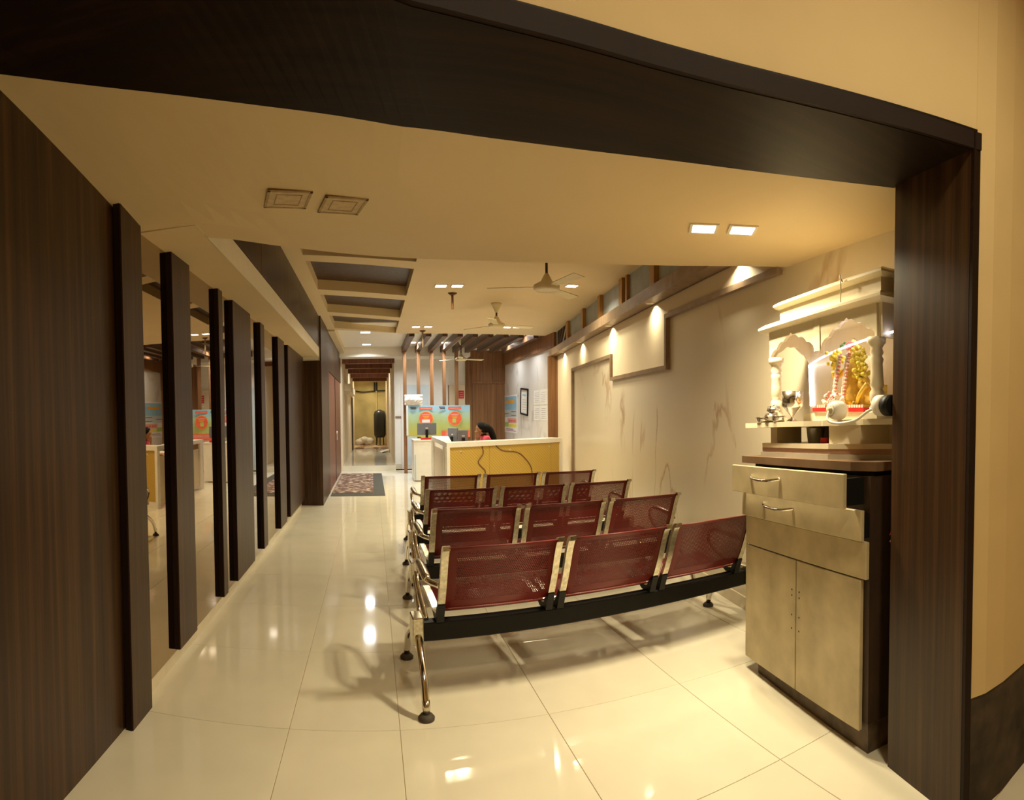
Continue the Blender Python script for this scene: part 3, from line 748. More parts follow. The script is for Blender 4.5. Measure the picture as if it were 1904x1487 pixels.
for y0, y1 in ((.035,.533),(.541,CL)):
    dd = MB().bbox((-.002,y0,.075), (.019,y1,.735), .003).build('door', M['cabg'], cab)
    yk = .505 if y0 < .3 else .57
    for z in (.58,.55,.38,.45): MB().box((-.0035,yk-.003,z-.004), (-.001,yk+.003,z+.004)).build('screw_hole', M['black'], dd)
MB().bbox((-.002,.0,.742), (.019,CL,.905), .003).build('fixed_panel', M['cabg'], cab)
def drawer(out, z0, z1, y0, y1):
    d_ = MB().bbox((-out-.02,y0,z0), (-out,y1,z1), .003).build('drawer', M['cabg'], cab)
    MB().box((-out+.001,y0+.0,z0+.012), (.3,y0+.02,z1-.02)).build('drawer_side', M['black'], d_)
    MB().box((-out+.001,y1-.05,z0+.012), (.3,y1-.03,z1-.02)).build('drawer_side', M['black'], d_)
    zc = (z0+z1)/2+.02; ym = (y0+y1)/2+.14
    pts = [(-out-.02,ym-.15,zc+.005),(-out-.045,ym-.10,zc-.004),(-out-.05,ym,zc-.010),(-out-.045,ym+.10,zc-.004),(-out-.02,ym+.15,zc+.005)]
    MB().tube(cat_path(pts,4), .008, 8).build('handle', M['chrome'], d_)
    return d_
drawer(.008, .912, 1.045, .005, CL)
drawer(.075, 1.055, 1.205, .045, CL)

def leaning(o):
    for c in [x for x in bpy.data.objects if x.parent == o]:
        for v_ in c.data.vertices: v_.co.z += lean(v_.co.y, v_.co.z)
        leaning(c)
leaning(cab)
# ------------------------------------------------------------------ shrine on the cabinet, in the same frame
sh = thing('marble_shrine', 'cream marble household shrine with turned pillars on the cabinet', 'shrine', C0 + Vector((0,0,1.252+TLT)), CA); sh.rotation_euler.x = -TLT/1.06
def oct_(o):
    return [(.06-o,.36),(.06-o,1.0),(.14-o*.6,1.06+o),(CD,1.06+o),(CD,-.0-o),(.24-o*.5,-.03-o)]
MB().prism(oct_(0), 0, .024).build('base_slab', M['marble_g'], sh)
MB().prism(oct_(-.012), .024, .05).build('base_slab', M['marble_p'], sh)
MB().prism(oct_(-.004), .05, .075).build('base_slab', M['marble_s'], sh)
MB().box((.10,.16,.075), (.30,.40,.163)).build('drawer_box', M['marble_s'], sh)
MB().box((.28,.06,.075), (.44,.16,.163)).build('side_block', M['marble_s'], sh)
MB().box((.13,.93,.075), (.30,1.0,.163)).build('side_block', M['marble_s'], sh)
MB().box((.42,.10,.075), (.45,1.0,.163)).build('rear_panel', M['wood_mid'], sh)
slab = [(.06,.40),(.085,.44),(.05,.55),(.03,.75),(.02,.97),(.05,1.0),(-.005,1.06),(.05,1.10),(CD,1.10),(CD,-.02),(.15,-.02),(.10,.14)]
MB().prism(slab, .163, .19).build('shelf_slab', M['marble_s'], sh)
pil = [(.048,0),(.048,.03),(.034,.035),(.040,.05),(.030,.065),(.038,.085),(.036,.12),(.026,.135),(.034,.15),(.031,.2),(.029,.25),(.034,.27),(.026,.285),(.034,.30),(.028,.32),(.036,.335),(.046,.345),(.046,.37)]
for u, v in ((.93,.13),(.075,.13)):
    p_ = MB(); p_.lathe([(r*.95, h*1.0+.19) for r, h in pil], (v,u,0), 18).build('pillar', M['marble_s'], sh)
    MB().box((v-.046,u-.046,.19), (v+.046,u+.046,.219)).build('pillar_foot', M['marble_s'], sh)
MB().box((.40,.03,.19), (.42,.98,.727)).build('back_panel', M['marble_s'], sh)
def arch(u0, u1, v, name):
    zt, zb_ = .712, .559
    n = 24; w_ = u1-u0; low = []
    for i in range(n+1):
        s = i/n; a = abs(2*s-1)
        z = zb_ + .10*(1-a**1.6) + .012*abs(math.sin(6*PI*s)) - (.025 if a > .93 else 0)
        if a < .08: z += .02
        low.append((u0+w_*s, z))
    mb = MB(); vs = []; 
    for u, z in low: vs += [(v,u,z),(v,u,zt),(v+.02,u,z),(v+.02,u,zt)]
    fs = []
    for i in range(n):
        a = 4*i; b_ = a+4
        fs += [(a,b_,b_+1,a+1),(a+2,a+3,b_+3,b_+2),(a,a+2,b_+2,b_),(a+1,b_+1,b_+3,a+3)]
    fs += [(0,1,3,2),(4*n,4*n+2,4*n+3,4*n+1)]
    mb.add(vs, fs); return fixn(mb.build(name, M['marble_s'], sh))
arch(.52,.97,.11,'arch_panel'); arch(.05,.48,.11,'arch_panel')
MB().box((.105,.475,.547), (.135,.525,.712)).build('centre_post', M['marble_s'], sh)
sa = MB()
n = 14; vs = []
for i in range(n+1):
    s = i/n; a = abs(2*s-1); z = .547 + .09*(1-a**1.6) + .012*abs(math.sin(4*PI*s)); y = .965
    vs += [(.13+.27*s,y,z),(.13+.27*s,y,.712),(.13+.27*s,y+.02,z),(.13+.27*s,y+.02,.712)]
fs = []
for i in range(n):
    a = 4*i; b_ = a+4; fs += [(a,b_,b_+1,a+1),(a+2,a+3,b_+3,b_+2),(a,a+2,b_+2,b_),(a+1,b_+1,b_+3,a+3)]
sa.add(vs, fs); fixn(sa.build('arch_panel', M['marble_s'], sh))
MB().box((.12,.022,.557), (.40,.048,.712)).build('side_panel', M['marble_s'], sh)
def cornice(z, o, name):
    pl = lambda e: [(.11-e,.02-e),(.11-e,.98+e*.6),(.16-e,1.02+e),(CD,1.02+e),(CD,.02-e)]
    a = pl(o); b_ = pl(o-.035); mb = MB(); n = len(a)
    vs = [(x,y,z) for x,y in b_] + [(x,y,z+.012) for x,y in a] + [(x,y,z+.024) for x,y in a] + [(x,y,z+.045) for x,y in b_]
    fs = [tuple(range(n))[::-1], tuple(range(3*n,4*n))]
    for L in range(3): fs += [(L*n+i, L*n+(i+1) % n, (L+1)*n+(i+1) % n, (L+1)*n+i) for i in range(n)]
    mb.add(vs, fs); return fixn(mb.build(name, M['marble_s'], sh))
cornice(.712, .05, 'cornice')
MB().box((.135,.045,.747), (CD,.89,.832)).build('attic', M['marble_s'], sh)
def cornice2():
    a = [(.095,.0),(.095,.90),(.14,.945),(CD,.945),(CD,.0)]; b_ = [(.13,.03),(.13,.88),(.16,.91),(CD,.91),(CD,.03)]; z = .832; n = 5
    vs = [(x,y,z) for x,y in b_] + [(x,y,z+.012) for x,y in a] + [(x,y,z+.022) for x,y in a] + [(x,y,z+.042) for x,y in b_]
    fs = [tuple(range(n))[::-1], tuple(range(3*n,4*n))]
    for L in range(3): fs += [(L*n+i, L*n+(i+1) % n, (L+1)*n+(i+1) % n, (L+1)*n+i) for i in range(n)]
    fixn(MB().add(vs, fs).build('cornice', M['marble_s'], sh))
cornice2()
SZ = 1.252 + .19
MB().box((.17,.10,.19), (.40,.72,.235)).build('inner_step', M['marble_s'], sh)
def inframe(name, label, cat, u, v, z, group=None): return thing(name, label, cat, cpt(u, v, z), CA, group)
# LED strip along the back panel
ls = inframe('led_strip_light', 'glowing white LED strip framing the inside of the shrine', 'light strip', 0, 0, 0); ls.location.z = TLT; ls.rotation_euler.x = -TLT/1.06
pts = [(.385,.90,SZ+.10),(.385,.905,SZ+.20),(.385,.91,SZ+.325),(.37,.885,SZ+.345),(.30,.66,SZ+.362),(.22,.38,SZ+.372),(.17,.14,SZ+.378),(.155,.02,SZ+.382),(.15,-.07,SZ+.385)]
MB().tube(cat_path(pts,4), .005, 6).build('glowing_strip', M['led'], ls)
l_ = area('lamp', (.30,.42,SZ+.40), .25, .55, (.98,.92,.85), ls, rot=(0,.5,0))
th_ = inframe('thread_bow', 'knotted pale thread hanging from the upper shrine cornice', 'thread', .30, .085, 1.252+.80)
MB().tube(cat_path([(0,.01,.08),(-.006,.0,.06),(0,-.008,.045),(0,.006,.06),(-.004,.0,.02),(0,.004,-.06)],4), .003, 6).build('thread', M['cabg'], th_)
# idol
idl = inframe('golden_idol', 'small golden idol hung with flower garlands inside the shrine', 'statue', .43, .275, SZ+.045); idl.scale = (.9,.9,.88)
MB().box((-.13,-.24,0), (.13,.22,.022)).build('red_plinth', M['redp'], idl)
MB().box((-.11,-.22,.022), (.11,.20,.040)).build('gold_plinth', M['gold'], idl)
for i in range(20): MB().box((-.114,-.215+i*.021,.024), (-.110,-.203+i*.021,.040)).build('plinth_bead', M['floww'], idl)
bd = MB()
bd.lathe([(.055,.04),(.065,.08),(.05,.15),(.055,.22),(.05,.27),(.022,.30),(.024,.31)], n=16)
bd.ball((0,0,.335), .036, 14, (.9,.9,1.15)); bd.lathe([(.034,.36),(.036,.375),(.022,.40),(.006,.43)], n=14)
for s_ in (-1,1):
    bd.tube(cat_path([(0,s_*.05,.265),(-.01,s_*.10,.23),(-.05,s_*.11,.20),(-.08,s_*.09,.235)],4), [.016]*5+[.014]*4+[.011]*4, 8)
    bd.tube([(-.02,s_*.04,.06),(-.03,s_*.05,.04)], .02, 8)
bd.build('figure', M['gold'], idl)
MB().box((-.02,-.22,.04), (.06,-.08,.155)).build('side_block', M['gold'], idl)
gb = MB(); gb.ball((-.02,-.12,.16), .04, 12); gb.ball((-.04,-.15,.185), .02, 10); gb.tube(cat_path([(-.04,-.08,.05),(-.06,-.13,.1),(-.05,-.18,.16)],4), .014)
gb.build('gold_ornament', M['gold'], idl)
def blob(name, mat, pts, r, parent):
    mb = MB()
    for p in pts: mb.ball(p, r*random.uniform(.8,1.2), 7)
    o = mb.build(name, mat, parent); o['kind'] = 'stuff'; return o
random.seed(11)
for yy, zz, mt_ in ((.105,.30,'flowy'),(-.10,.31,'flowy'),(-.12,.24,'flowy'),(.0,.385,'flowp'),(.03,.395,'leaf'),(-.03,.385,'flowp')):
    nn_ = 48 if mt_ == 'flowy' else 5; sp_ = .04 if mt_ == 'flowy' else .015
    blob('flower_bunch', M[mt_], [(-.045+random.gauss(0,sp_*.4), yy+random.gauss(0,sp_*.7), zz+random.gauss(0,sp_*.75)) for _ in range(nn_)], .0115, idl)
for y0, y1 in ((.04,.055),(-.035,-.03)):
    a_ = cat_path([(-.065,y0,.33),(-.085,y0*1.05+.004,.2),(-.10,y1,.07)], 14)
    blob('garland', M['floww'], [p+Vector((0,.012,0)) for p in a_], .009, idl)
    blob('garland', M['flowp'], [p+Vector((-.006,-.010,0)) for p in a_[::2]], .009, idl)
    blob('garland', M['floww'], [p+Vector((-.006,-.010,0)) for p in a_[1::2]], .009, idl)
blob('garland', M['floww'], [(-.11+random.gauss(0,.012), random.uniform(-.06,.12), random.uniform(.05,.10)) for _ in range(40)], .012, idl)
blob('garland', M['flowp'], [(-.115+random.gauss(0,.012), random.uniform(-.06,.12), random.uniform(.05,.11)) for _ in range(14)], .011, idl)
# vessels
def bowl(u, v, r, h, label, grp=None):
    t_ = inframe('steel_bowl', label, 'bowl', u, v, SZ, grp)
    MB().lathe([(0,.003),(r*.8,.003),(r*.95,h*.5),(r,h),(r*1.06,h),(r*.9,h*.5),(r*.7,.008),(0,.008)], n=18).build('bowl_body', M['steel'], t_)
bowl(.955,.055,.048,.032,'wide shallow steel bowl at the far end of the shrine shelf')
bowl(.80,.055,.038,.036,'small deep steel bowl beside the foil bundles on the shelf')
for u, v, z, lb in ((.885,.075,.045,'crumpled silver foil bundle resting on top of the other'),(.875,.05,.0,'crumpled silver foil bundle lying on the shrine shelf')):
    random.seed(int(u*1000)); f_ = MB(); f_.ball((0,0,.028), .04, 12, (1,1,.65))
    f_.v = [(x*random.uniform(.88,1.1), y*random.uniform(.88,1.1), max(0,zz*random.uniform(.92,1.08))) for x, y, zz in f_.v]; f_.sm = [False]*len(f_.f)
    o = tag(f_.build('foil_bundle', M['steel']), lb, 'foil'); o.location = cpt(u, v, SZ+z); 
gl = inframe('oil_lamp_glass', 'steel funnel shaped oil lamp glass before the LED strip', 'lamp', .735, .10, SZ)
MB().lathe([(.030,0),(.034,.006),(.008,.02),(.008,.03),(.045,.075),(.058,.085),(.058,.165),(.055,.165),(.055,.09)], n=24).build('glass_cup', M['steel'], gl)
# tumbler and pot in the lower compartment
tb = inframe('steel_tumbler', 'dull steel tumbler in the shrine lower compartment', 'tumbler', .655, .20, 1.252+.075)
MB().lathe([(.040,0),(.042,.004),(.050,.080),(.052,.083),(.048,.080),(.038,.01)], n=20).build('tumbler_body', plain('dull_steel', (.30,.30,.29), .3, .9), tb)
tag(MB().lathe([(.020,0),(.022,.002),(.022,.028),(.0,.028)], n=14).build('red_pot', M['redp'], None, cpt(.52,.16,1.252+.075)), 'tiny red pot beside the dull steel tumbler', 'pot')
# plug, socket and cable
pg = inframe('plug_adapter', 'white round lamp holder with coiled cable before the idol', 'lamp holder', .285, .045, SZ)
MB().lathe([(.020,-.03),(.036,-.028),(.046,-.005),(.046,.03),(.036,.05),(0,.052)], (0,0,.045), 22, 'x').build('holder_body', M['cablew'], pg)
MB().lathe([(.0,-.045),(.014,-.045),(.016,-.03),(.030,-.029)], (0,0,.045), 16, 'x').build('holder_neck', M['cabg'], pg)
MB().tube(cat_path([(-.04,0,.04),(-.06,-.02,.0),(-.05,-.08,-.015),(-.03,-.18,.0),(-.01,-.24,.04),(.0,-.28,.055)],5), .0065, 8).build('holder_cable', M['cablew'], pg)
so = inframe('wall_socket', 'white round socket with black cap beside the wooden pillar', 'socket', -.02, .06, SZ)
MB().lathe([(.03,0),(.045,.01),(.045,.05),(.03,.055)], (0,-.03,.055), 20, 'y').build('socket_body', M['cablew'], so)
MB().lathe([(.04,-.04),(.046,-.03),(.046,.0),(.03,.0)], (0,-.03,.055), 20, 'y').build('black_cap', M['black'], so)
random.seed(5)
for k, (mt_, du) in enumerate((('cabler',0),('cabg',.01),('black',.02))):
    pts = [cpt(-.035-du, .14+du, 1.40), cpt(-.05, .13, 1.28), cpt(-.04-du, .11+.02*k, 1.15), cpt(-.05, .12, 1.0-.05*k), cpt(-.04, .10, .93-.03*k)]
    tag(MB().tube(cat_path(pts,5), .003, 6).build('loose_wire', M[mt_]), ('red','pale','black')[k] + ' wire hanging down the cabinet side by the pillar', 'wire')

# ------------------------------------------------------------------ reception counter
rc = thing('reception_counter', 'reception counter with yellow patterned front and cream top', 'counter', (0,0,0))
FA, FB = Vector((1.15,8.72,0)), Vector((3.42,9.78,0)); fd = (FB-FA).normalized(); fn = Vector((-fd.y, fd.x, 0))
if fn.y < 0: fn = -fn
HT = 1.05; TH = .075
IA = FA + fd*.36 + fn*.32
poly = [FA, FB, FB+fn*.32, FA+fd*.30+fn*.32, Vector((1.55,11.5,0)), Vector((1.2,11.5,0))]
fixn(MB().prism([(p.x,p.y) for p in poly], HT-TH, HT).build('top_slab', M['white'], rc))
Lf = (FB-FA).length
def fpan(s0, s1, z0, z1, o0, o1, name, mat): 
    a = FA + fd*s0 + fn*o0; b_ = FA + fd*s1 + fn*o0
    return fixn(MB().extrude([(a.x,a.y,z0),(b_.x,b_.y,z0),(b_.x,b_.y,z1),(a.x,a.y,z1)], fn*(o1-o0)).build(name, mat, rc))
for s0, s1 in ((.06,.85),(.856,2.24),(2.246,Lf-.06)): fpan(s0, s1, .10, HT-TH, .03, .05, 'front_panel', M['counter'])
fpan(0, .06, 0, HT-TH, .0, .06, 'end_post', M['white']); fpan(Lf-.06, Lf, 0, HT-TH, .0, .06, 'end_post', M['white'])
fpan(.06, Lf-.06, 0, .10, .02, .06, 'kick_board', M['white'])
for s_, z_ in ((.28,.90),(1.28,.88),(2.2,.90)):
    p = FA + fd*s_ + fn*.027; MB().lathe([(0,0),(.022,.0),(.022,.01)], (p.x,p.y-.004,z_), 12, 'y').build('cap_screw', M['cabg'], rc)
for y in (9.4,11.3): MB().box((1.19,y,0), (1.25,y+.14,HT-TH)).build('side_post', M['white'], rc)
MB().box((1.24,8.95,.08), (1.27,11.4,HT-TH-.12)).build('side_panel', M['cream'], rc)
MB().box((1.56,10.95,.77), (2.2,11.6,.80)).build('inner_desk', M['white'], rc)
for s0, pts in ((.70,[(.0,.97),(.02,.85),(-.08,.72),(.0,.62),(.06,.55),(.05,.3)]),(.98,[(0,.97),(.15,.88),(.45,.84),(.62,.74),(.78,.55),(.8,.3)])):
    P3 = [FA + fd*(s0+a) + fn*.022 + Vector((0,0,z)) for a, z in pts]
    tag(MB().tube(cat_path(P3,5), .008, 6).build('counter_cable', M['cable']), 'thin brown cable ' + ('wriggling down beside the panel seam' if s0 < .8 else 'sweeping sideways across the yellow front panel'), 'cable')
# low white desk beside it
ds = thing('side_desk', 'plain white side desk carrying a monitor by the reception', 'desk', (.92,12.6,0))
MB().box((0,0,.02), (.62,.7,.90)).build('desk_body', M['white'], ds)
MB().box((-.01,-.02,.90), (.63,.72,.93)).build('desk_top', M['white'], ds)
MB().box((.02,-.03,.03), (.04,-.02,.6)).build('cable_trunking', M['sky'], ds)
def monitor(loc, rz, w_, h_, label, back=True):
    t_ = thing('monitor', label, 'monitor', loc, rz)
    MB().bbox((-w_/2,-.02,.10), (w_/2,.02,.10+h_), .006).build('housing', M['grey'], t_)
    MB().box((-w_/2+.015,.0205,.115), (w_/2-.015,.022,.085+h_)).build('screen', M['black'], t_)
    MB().box((-.03,-.05,.0), (.03,-.02,.10+h_*.45)).build('stand', M['black'], t_)
    MB().lathe([(0,0),(.10,0),(.10,.012),(.03,.02)], (0,-.02,0), 18).build('base', M['black'], t_)
    MB().box((-.03,-.0215,.10+h_*.55), (.03,-.0195,.10+h_*.62)).build('badge', M['paper'], t_)
    return t_
monitor((1.24,12.85,.93), -.12, .44, .27, 'grey flat monitor seen from behind on the white side desk')
monitor((1.63,11.35,.80), -1.15, .34, .32, 'narrow looking turned monitor behind the counter')
monitor((1.79,11.08,.80), .1, .20, .28, 'small grey monitor between the turned one and the seated person')
tag(MB().bbox((1.08,12.66,.93), (1.42,12.72,.975), .01).build('red_stapler_box', M['redp']), 'low red box under the monitor on the side desk', 'box')
# banner on the posts
bn = thing('banner', 'wide printed banner with two red discs hung on the posts', 'banner', (.86,14.30,.95))
n = 12; vs = []
for i in range(n+1):
    x = 1.64*i/n; y = .012*math.sin(i*1.3); dz = -.02*math.sin(PI*i/n) + (-.03*i/n)
    vs += [(x,y,dz),(x,y,.80+dz*.6),(x,y+.004,.80+dz*.6),(x,y+.004,dz)]
fs = []
for i in range(n):
    a = 4*i; b_ = a+4; fs += [(a,b_,b_+1,a+1),(a+2,b_+2,b_+3,a+3),(a+1,b_+1,b_+2,a+2),(a,a+3,b_+3,b_)]
fs += [(0,1,2,3),(4*n,4*n+3,4*n+2,4*n+1)]
fixn(MB().add(vs, fs).build('sheet', M['banner'], bn))
YP = -.016
def disc(x, z, r, mat, yo, name='printed_disc', sq=1):
    p = [(x+r*math.cos(2*PI*i/28), YP-yo, z+r*sq*math.sin(2*PI*i/28)) for i in range(28)]
    return fixn(MB().extrude(p, (0,.001,0)).build(name, mat, bn))
def rect(x0, x1, z0, z1, mat, yo, name='printed_patch', par=None):
    return MB().box((x0,YP-yo,z0), (x1,YP-yo+.001,z1)).build(name, mat, par or bn)
for cx0 in (.50,1.24):
    disc(cx0, .44, .185, M['orange2'], .000); disc(cx0, .44, .170, M['orange'], .002)
    for k in range(3): rect(cx0-.10+.02*k, cx0+.10-.02*k, .53-.04*k, .55-.04*k, M['orange2'] if k else M['pinkp'], .004, 'printed_lettering')
    rect(cx0-.17, cx0+.17, .675, .735, M['orange'], .002); rect(cx0-.13, cx0+.13, .69, .70, M['pinkp'], .004, 'printed_lettering')
    for k in range(2): rect(cx0-.40+.02*k, cx0-.25, .72-.035*k, .742-.035*k, M['inkd'], .002, 'printed_lettering')
rect(.40,.60,.34,.42,M['paper'],.004); rect(1.18,1.27,.33,.44,M['lime'],.004)
rect(.90,1.63,-.04,.13,M['orange'],.002); disc(.86,.705,.035,M['pinkp'],.002)
rect(.0,.05,.02,.78,M['paper'],.003)
for k in range(3): rect(1.0,1.5,.02+.035*k,.035+.035*k,M['pinkp'],.004,'printed_lettering')
# wrapped sign above it
pw = MB(); random.seed(2); nx_, nz_ = 10, 6; vs = []
for j in range(nz_+1):
    for i in range(nx_+1):
        d_ = .05*math.sin(PI*i/nx_)*math.sin(PI*j/nz_); vs.append((.82+.46*i/nx_, 14.30-d_-random.uniform(0,.015), 1.74+.27*j/nz_+random.uniform(-.01,.01)))
N_ = len(vs); vs += [(x, 14.33, z) for x, y, z in vs]
fs = []
for j in range(nz_):
    for i in range(nx_):
        a = j*(nx_+1)+i; fs += [(a,a+1,a+nx_+2,a+nx_+1),(N_+a,N_+a+nx_+1,N_+a+nx_+2,N_+a+1)]
for i in range(nx_): fs += [(i,N_+i,N_+i+1,i+1),(nz_*(nx_+1)+i,nz_*(nx_+1)+i+1,N_+nz_*(nx_+1)+i+1,N_+nz_*(nx_+1)+i)]
for j in range(nz_): a = j*(nx_+1); b_ = a+nx_; fs += [(a,a+nx_+1,N_+a+nx_+1,N_+a),(b_,N_+b_,N_+b_+nx_+1,b_+nx_+1)]
tag(fixn(pw.add(vs, fs).build('wrapped_sign', M['poly'])), 'sign wrapped in crumpled white plastic above the banner', 'sign')
# red notice on the far door
nt_ = thing('red_notice', 'small red notice stuck beside the far cream door', 'sign', (2.40,15.54,1.93))
MB().box((0,0,0), (.15,.01,.22)).build('board', M['redp'], nt_)
for k in range(3): MB().box((.02,-.002,.04+.06*k), (.13,0,.055+.06*k)).build('lettering', M['pinkp'], nt_)

# ------------------------------------------------------------------ wall poster, frame, papers on the marble wall (facing -x)
def wallrect(par, name, mat, y0, y1, z0, z1, d=.001, base=0):
    return MB().box((-base-d,y0,z0), (-base,y1,z1)).build(name, mat, par)
po = thing('wall_poster', 'large colourful printed notice poster on the marble wall', 'poster', (XM,14.2,.98))
wallrect(po,'sheet',M['paper'],0,1.62,0,1.02,.006)
wallrect(po,'printed_patch',M['sky'],.03,1.59,.62,.98,.001,.006); wallrect(po,'printed_patch',M['orange2'],.25,1.25,.80,.88,.001,.0075)
wallrect(po,'printed_patch',M['glassd'],.03,1.59,.42,.62,.001,.006); wallrect(po,'printed_patch',M['yellow'],.05,.90,.16,.24,.001,.006)
wallrect(po,'printed_patch',M['lime'],.92,1.58,.16,.28,.001,.006); wallrect(po,'printed_patch',M['pinkp'],.05,1.0,.26,.40,.001,.006)
for k in range(3): wallrect(po,'printed_lettering',M['inkd'],.1+.8*(k % 2),.6+.8*(k % 2),.46+.05*k,.475+.05*k,.001,.0075)
wallrect(po,'printed_lettering',M['magenta'],.1,1.5,.05,.065,.001,.006); wallrect(po,'printed_lettering',M['inkd'],.4,1.2,.09,.105,.001,.006)
for k in range(4): wallrect(po,'printed_lettering',M['orange'],.15+.2*k,.28+.2*k,.30,.35,.001,.0075)
fr = thing('picture_frame', 'black framed certificate hanging askew on the marble wall', 'frame', (XM,13.45,1.79)); fr.rotation_euler = (.08,0,0)
for a in ((-.33,-.29,-.31,.31),(.29,.33,-.31,.31),(-.33,.33,-.33,-.29),(-.33,.33,.29,.33)): wallrect(fr,'frame_bar',M['black'],*a,.03)
wallrect(fr,'certificate',M['paper'],-.29,.29,-.29,.29,.012)
wallrect(fr,'printed_patch',M['sky'],-.18,.18,.14,.18,.001,.012)
for k in range(5): wallrect(fr,'printed_lettering',M['ink'],-.15,.15,-.2+.06*k,-.19+.06*k,.001,.012)
for i in range(3):
    for j in range(2):
        y0 = 11.18+.50*i; z0 = 1.34+.36*j
        pp = thing('notice_sheet', 'printed notice sheet on the marble wall, ' + ('lower','upper')[j] + ' row, ' + ('beside the brown column','between its two neighbours','beside the framed certificate')[i], 'paper', (XM,y0,z0), 0, 'notice sheets on the marble wall')
        wallrect(pp,'sheet',M['paper'],.01,.47,0,.33,.004)
        for k in range(6): wallrect(pp,'printed_lettering',M['ink'],.06,.42-.06*(k % 2),.05+.042*k,.058+.042*k,.001,.004)

# ------------------------------------------------------------------ mat
mt_ = thing('door_mat', 'long brown streaked mat with a dark border by the red door', 'mat', (-.80,10.45,0))
MB().box((0,0,.001), (1.02,4.0,.008)).build('border', M['matb'], mt_)
MB().box((.0,.38,.008), (.80,3.98,.013)).build('pile', M['mat'], mt_)

# ------------------------------------------------------------------ seated receptionist
def skin_mesh(name, joints, edges, mat, parent, root=0, sub=2):
    me = bpy.data.meshes.new(name); me.from_pydata([j[0] for j in joints], edges, [])
    o = bpy.data.objects.new(name, me); C.objects.link(o)
    sk_ = o.modifiers.new('skin', 'SKIN'); sk_.use_smooth_shade = True
    for i, j in enumerate(joints):
        v = me.skin_vertices[0].data[i]; v.radius = j[1] if isinstance(j[1], tuple) else (j[1], j[1]); v.use_root = (i == root)
    s_ = o.modifiers.new('sub', 'SUBSURF'); s_.levels = sub; s_.render_levels = sub
    dg = bpy.context.evaluated_depsgraph_get(); ev = o.evaluated_get(dg); m2 = bpy.data.meshes.new_from_object(ev)
    C.objects.unlink(o); bpy.data.objects.remove(o)
    return m2
pr = thing('person', 'person in a pink top with a black ponytail resting chin on hand', 'person', (2.16,10.35,0), PI*.5)
# local frame: person faces +y (world -x), x to their right
J = [((0,0,.52),.12),((0,.01,.68),(.13,.10)),((0,.03,.86),(.14,.10)),((0,.06,1.02),(.12,.085)),((0,.085,1.085),.055),((0,.11,1.13),.05),
     ((-.15,.06,1.02),.055),((-.20,.16,.84),.045),((-.12,.34,.80),.036),((-.03,.25,1.00),.028),((-.015,.235,1.06),.026),
     ((.15,.06,1.02),.055),((.20,.14,.84),.045),((.12,.36,.78),.036),((.05,.44,.80),.03),
     ((-.09,.10,.50),.085),((-.10,.50,.50),.07),((-.10,.52,.10),.05),((-.10,.62,.04),.035),
     ((.09,.10,.50),.085),((.10,.50,.50),.07),((.10,.52,.10),.05),((.10,.62,.04),.035)]
E_ = [(0,1),(1,2),(2,3),(3,4),(4,5),(3,6),(6,7),(7,8),(8,9),(9,10),(3,11),(11,12),(12,13),(13,14),(0,15),(15,16),(16,17),(17,18),(0,19),(19,20),(20,21),(21,22)]
m2 = skin_mesh('body', J, E_, None, None)
bmb = MB(); bmb.add([v.co for v in m2.vertices], [tuple(p.vertices) for p in m2.polygons], True)
# head with face features
hc = Vector((0,.15,1.22)); hv = MB(); n1, n2 = 18, 14; vs = []
for i in range(n2+1):
    th = PI*i/n2
    for k in range(n1):
        a = 2*PI*k/n1; x, y, z = math.sin(th)*math.cos(a), math.sin(th)*math.sin(a), math.cos(th)
        rx, ry, rz = .072, .092, .115
        if z < 0: rx *= 1-.35*z*z; ry *= 1-.12*z*z
        px, py, pz_ = x*rx, y*ry, z*rz
        if y > .75 and -.45 < z < .1: py += .022*max(0, 1-abs(x)*4.5)*(1-abs(z+.2)/.35 if abs(z+.2) < .35 else 0)   # nose
        if y > .6 and abs(z-.05) < .12 and .2 < abs(x) < .65: py -= .008                                            # eye sockets
        if y > .7 and -.66 < z < -.48: py += .006                                                                    # lips
        vs.append(hc + Vector((px, py, pz_)))
hv.add(vs, [(i*n1+k, (i+1)*n1+k, (i+1)*n1+(k+1) % n1, i*n1+(k+1) % n1) for i in range(n2) for k in range(n1)], True)
for s_ in (-1,1): hv.ball(hc+Vector((s_*.072,-.005,-.01)), .022, 8, (.4,.8,1.3))
bmb.add(hv.v, hv.f, True)
# hands: palm and fingers (left one against the cheek)
def hand(mb, w_, d, side, curl):
    w_ = Vector(w_); d = Vector(d).normalized(); s_ = Vector(side).normalized(); n_v = d.cross(s_)
    mb.obox(w_+d*.035, d*.04, s_*.036, n_v*.012)
    for k in range(4):
        b_ = w_ + d*.07 + s_*(-.027+.018*k); L = (.062,.072,.068,.052)[k]
        p = [b_, b_+d*L*.45+n_v*curl*.3*L, b_+d*L*.75+n_v*curl*.75*L, b_+d*L*.85+n_v*curl*1.2*L]; mb.tube(p, [.0085,.008,.0075,.006], 8)
    b_ = w_ + d*.02 - s_*.034; mb.tube([b_, b_-s_*.025+d*.02, b_-s_*.03+d*.05], [.010,.009,.007], 8)
hand(bmb, (-.045,.235,1.06), (-.05,.0,1), (0,1,0), -.5)
hand(bmb, (.05,.44,.80), (-.6,.8,0), (.8,.6,0), .5)
fixn(bmb.build('body', M['skin'], pr))
for s_ in (-1,1): MB().ball(hc+Vector((s_*.030,.080,.008)), .010, 8).build('eye', M['inkd'], pr)
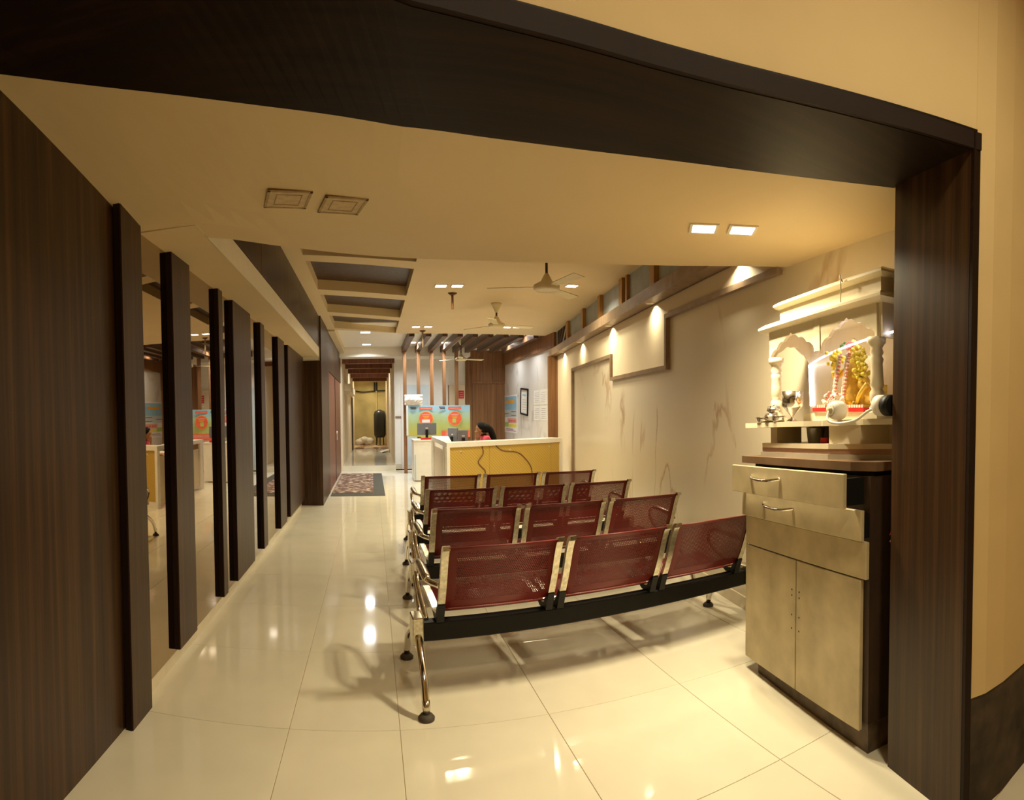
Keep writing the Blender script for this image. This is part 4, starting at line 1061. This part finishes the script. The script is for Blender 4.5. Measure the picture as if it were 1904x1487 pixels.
# clothing
J2 = [((0,0,.50),.15),((0,.01,.68),(.15,.12)),((0,.03,.86),(.155,.115)),((0,.06,1.03),(.13,.095)),((0,.08,1.085),(.07,.065)),((-.15,.06,1.03),.07),((-.20,.16,.84),.058),((-.15,.27,.81),.052),((.15,.06,1.03),.07),((.20,.14,.84),.058),((.15,.27,.785),.052),((-.09,.12,.50),.11),((-.10,.50,.50),.09),((-.10,.52,.14),.075),((.09,.12,.50),.11),((.10,.50,.50),.09),((.10,.52,.14),.075)]
E2 = [(0,1),(1,2),(2,3),(3,4),(3,5),(5,6),(6,7),(3,8),(8,9),(9,10),(0,11),(11,12),(12,13),(0,14),(14,15),(15,16)]
m3 = skin_mesh('clothing', J2, E2, None, None); m3.materials.append(M['pink']); o = bpy.data.objects.new('clothing', m3); C.objects.link(o); o.parent = pr
# hair: cap plus ponytail
hh = MB(); vs = []
for i in range(n2+1):
    th = PI*i/n2
    for k in range(n1):
        a = 2*PI*k/n1; x, y, z = math.sin(th)*math.cos(a), math.sin(th)*math.sin(a), math.cos(th)
        ok_ = y <= 0 and z > -.75 or y > 0 and z > -.45 + 1.05*y
        k_ = 1.0 if ok_ else .80
        wob = 1 + .02*math.sin(9*a)
        vs.append(hc + Vector((x*.085*k_*wob, (y*.104-.010)*k_, z*.127*k_+.006)))
hh.add(vs, [(i*n1+k, (i+1)*n1+k, (i+1)*n1+(k+1) % n1, i*n1+(k+1) % n1) for i in range(n2) for k in range(n1)], True)
hh.ball((0,.06,1.235), .09, 14, (1,1.1,1.05))
hh.tube(cat_path([(0,.06,1.245),(0,-.01,1.225),(0,-.055,1.15),(0,-.085,1.06),(0,-.105,.95),(0,-.11,.84)],5), [.04,.043,.046,.05,.055]+[.06]*16+[.055,.05,.045,.035,.02], 12)
fixn(hh.build('hair', M['hair'], pr))
MB().lathe([(.040,-.012),(.046,0),(.040,.012)], (0,.0,1.232), 14, 'y').build('hair_tie', M['floww'], pr)
# her chair
ch = thing('office_chair', 'dark office chair under the seated person', 'chair', (2.16,10.35,0), PI*.5)
MB().bbox((-.22,-.18,.36), (.22,.27,.40), .015).build('seat', M['black'], ch)
MB().bbox((-.2,-.28,.50), (.2,-.24,.86), .012).build('backrest', M['black'], ch)
MB().tube([(0,-.26,.55),(0,-.26,.36),(0,-.05,.36)], .02).build('back_bar', M['black'], ch)
MB().tube([(0,.02,.08),(0,.02,.36)], .03).build('column', M['chrome'], ch)
for k in range(5):
    a = 2*PI*k/5; MB().tube([(0,.02,.09),(.26*math.cos(a),.02+.26*math.sin(a),.035)], .02).build('leg', M['black'], ch)
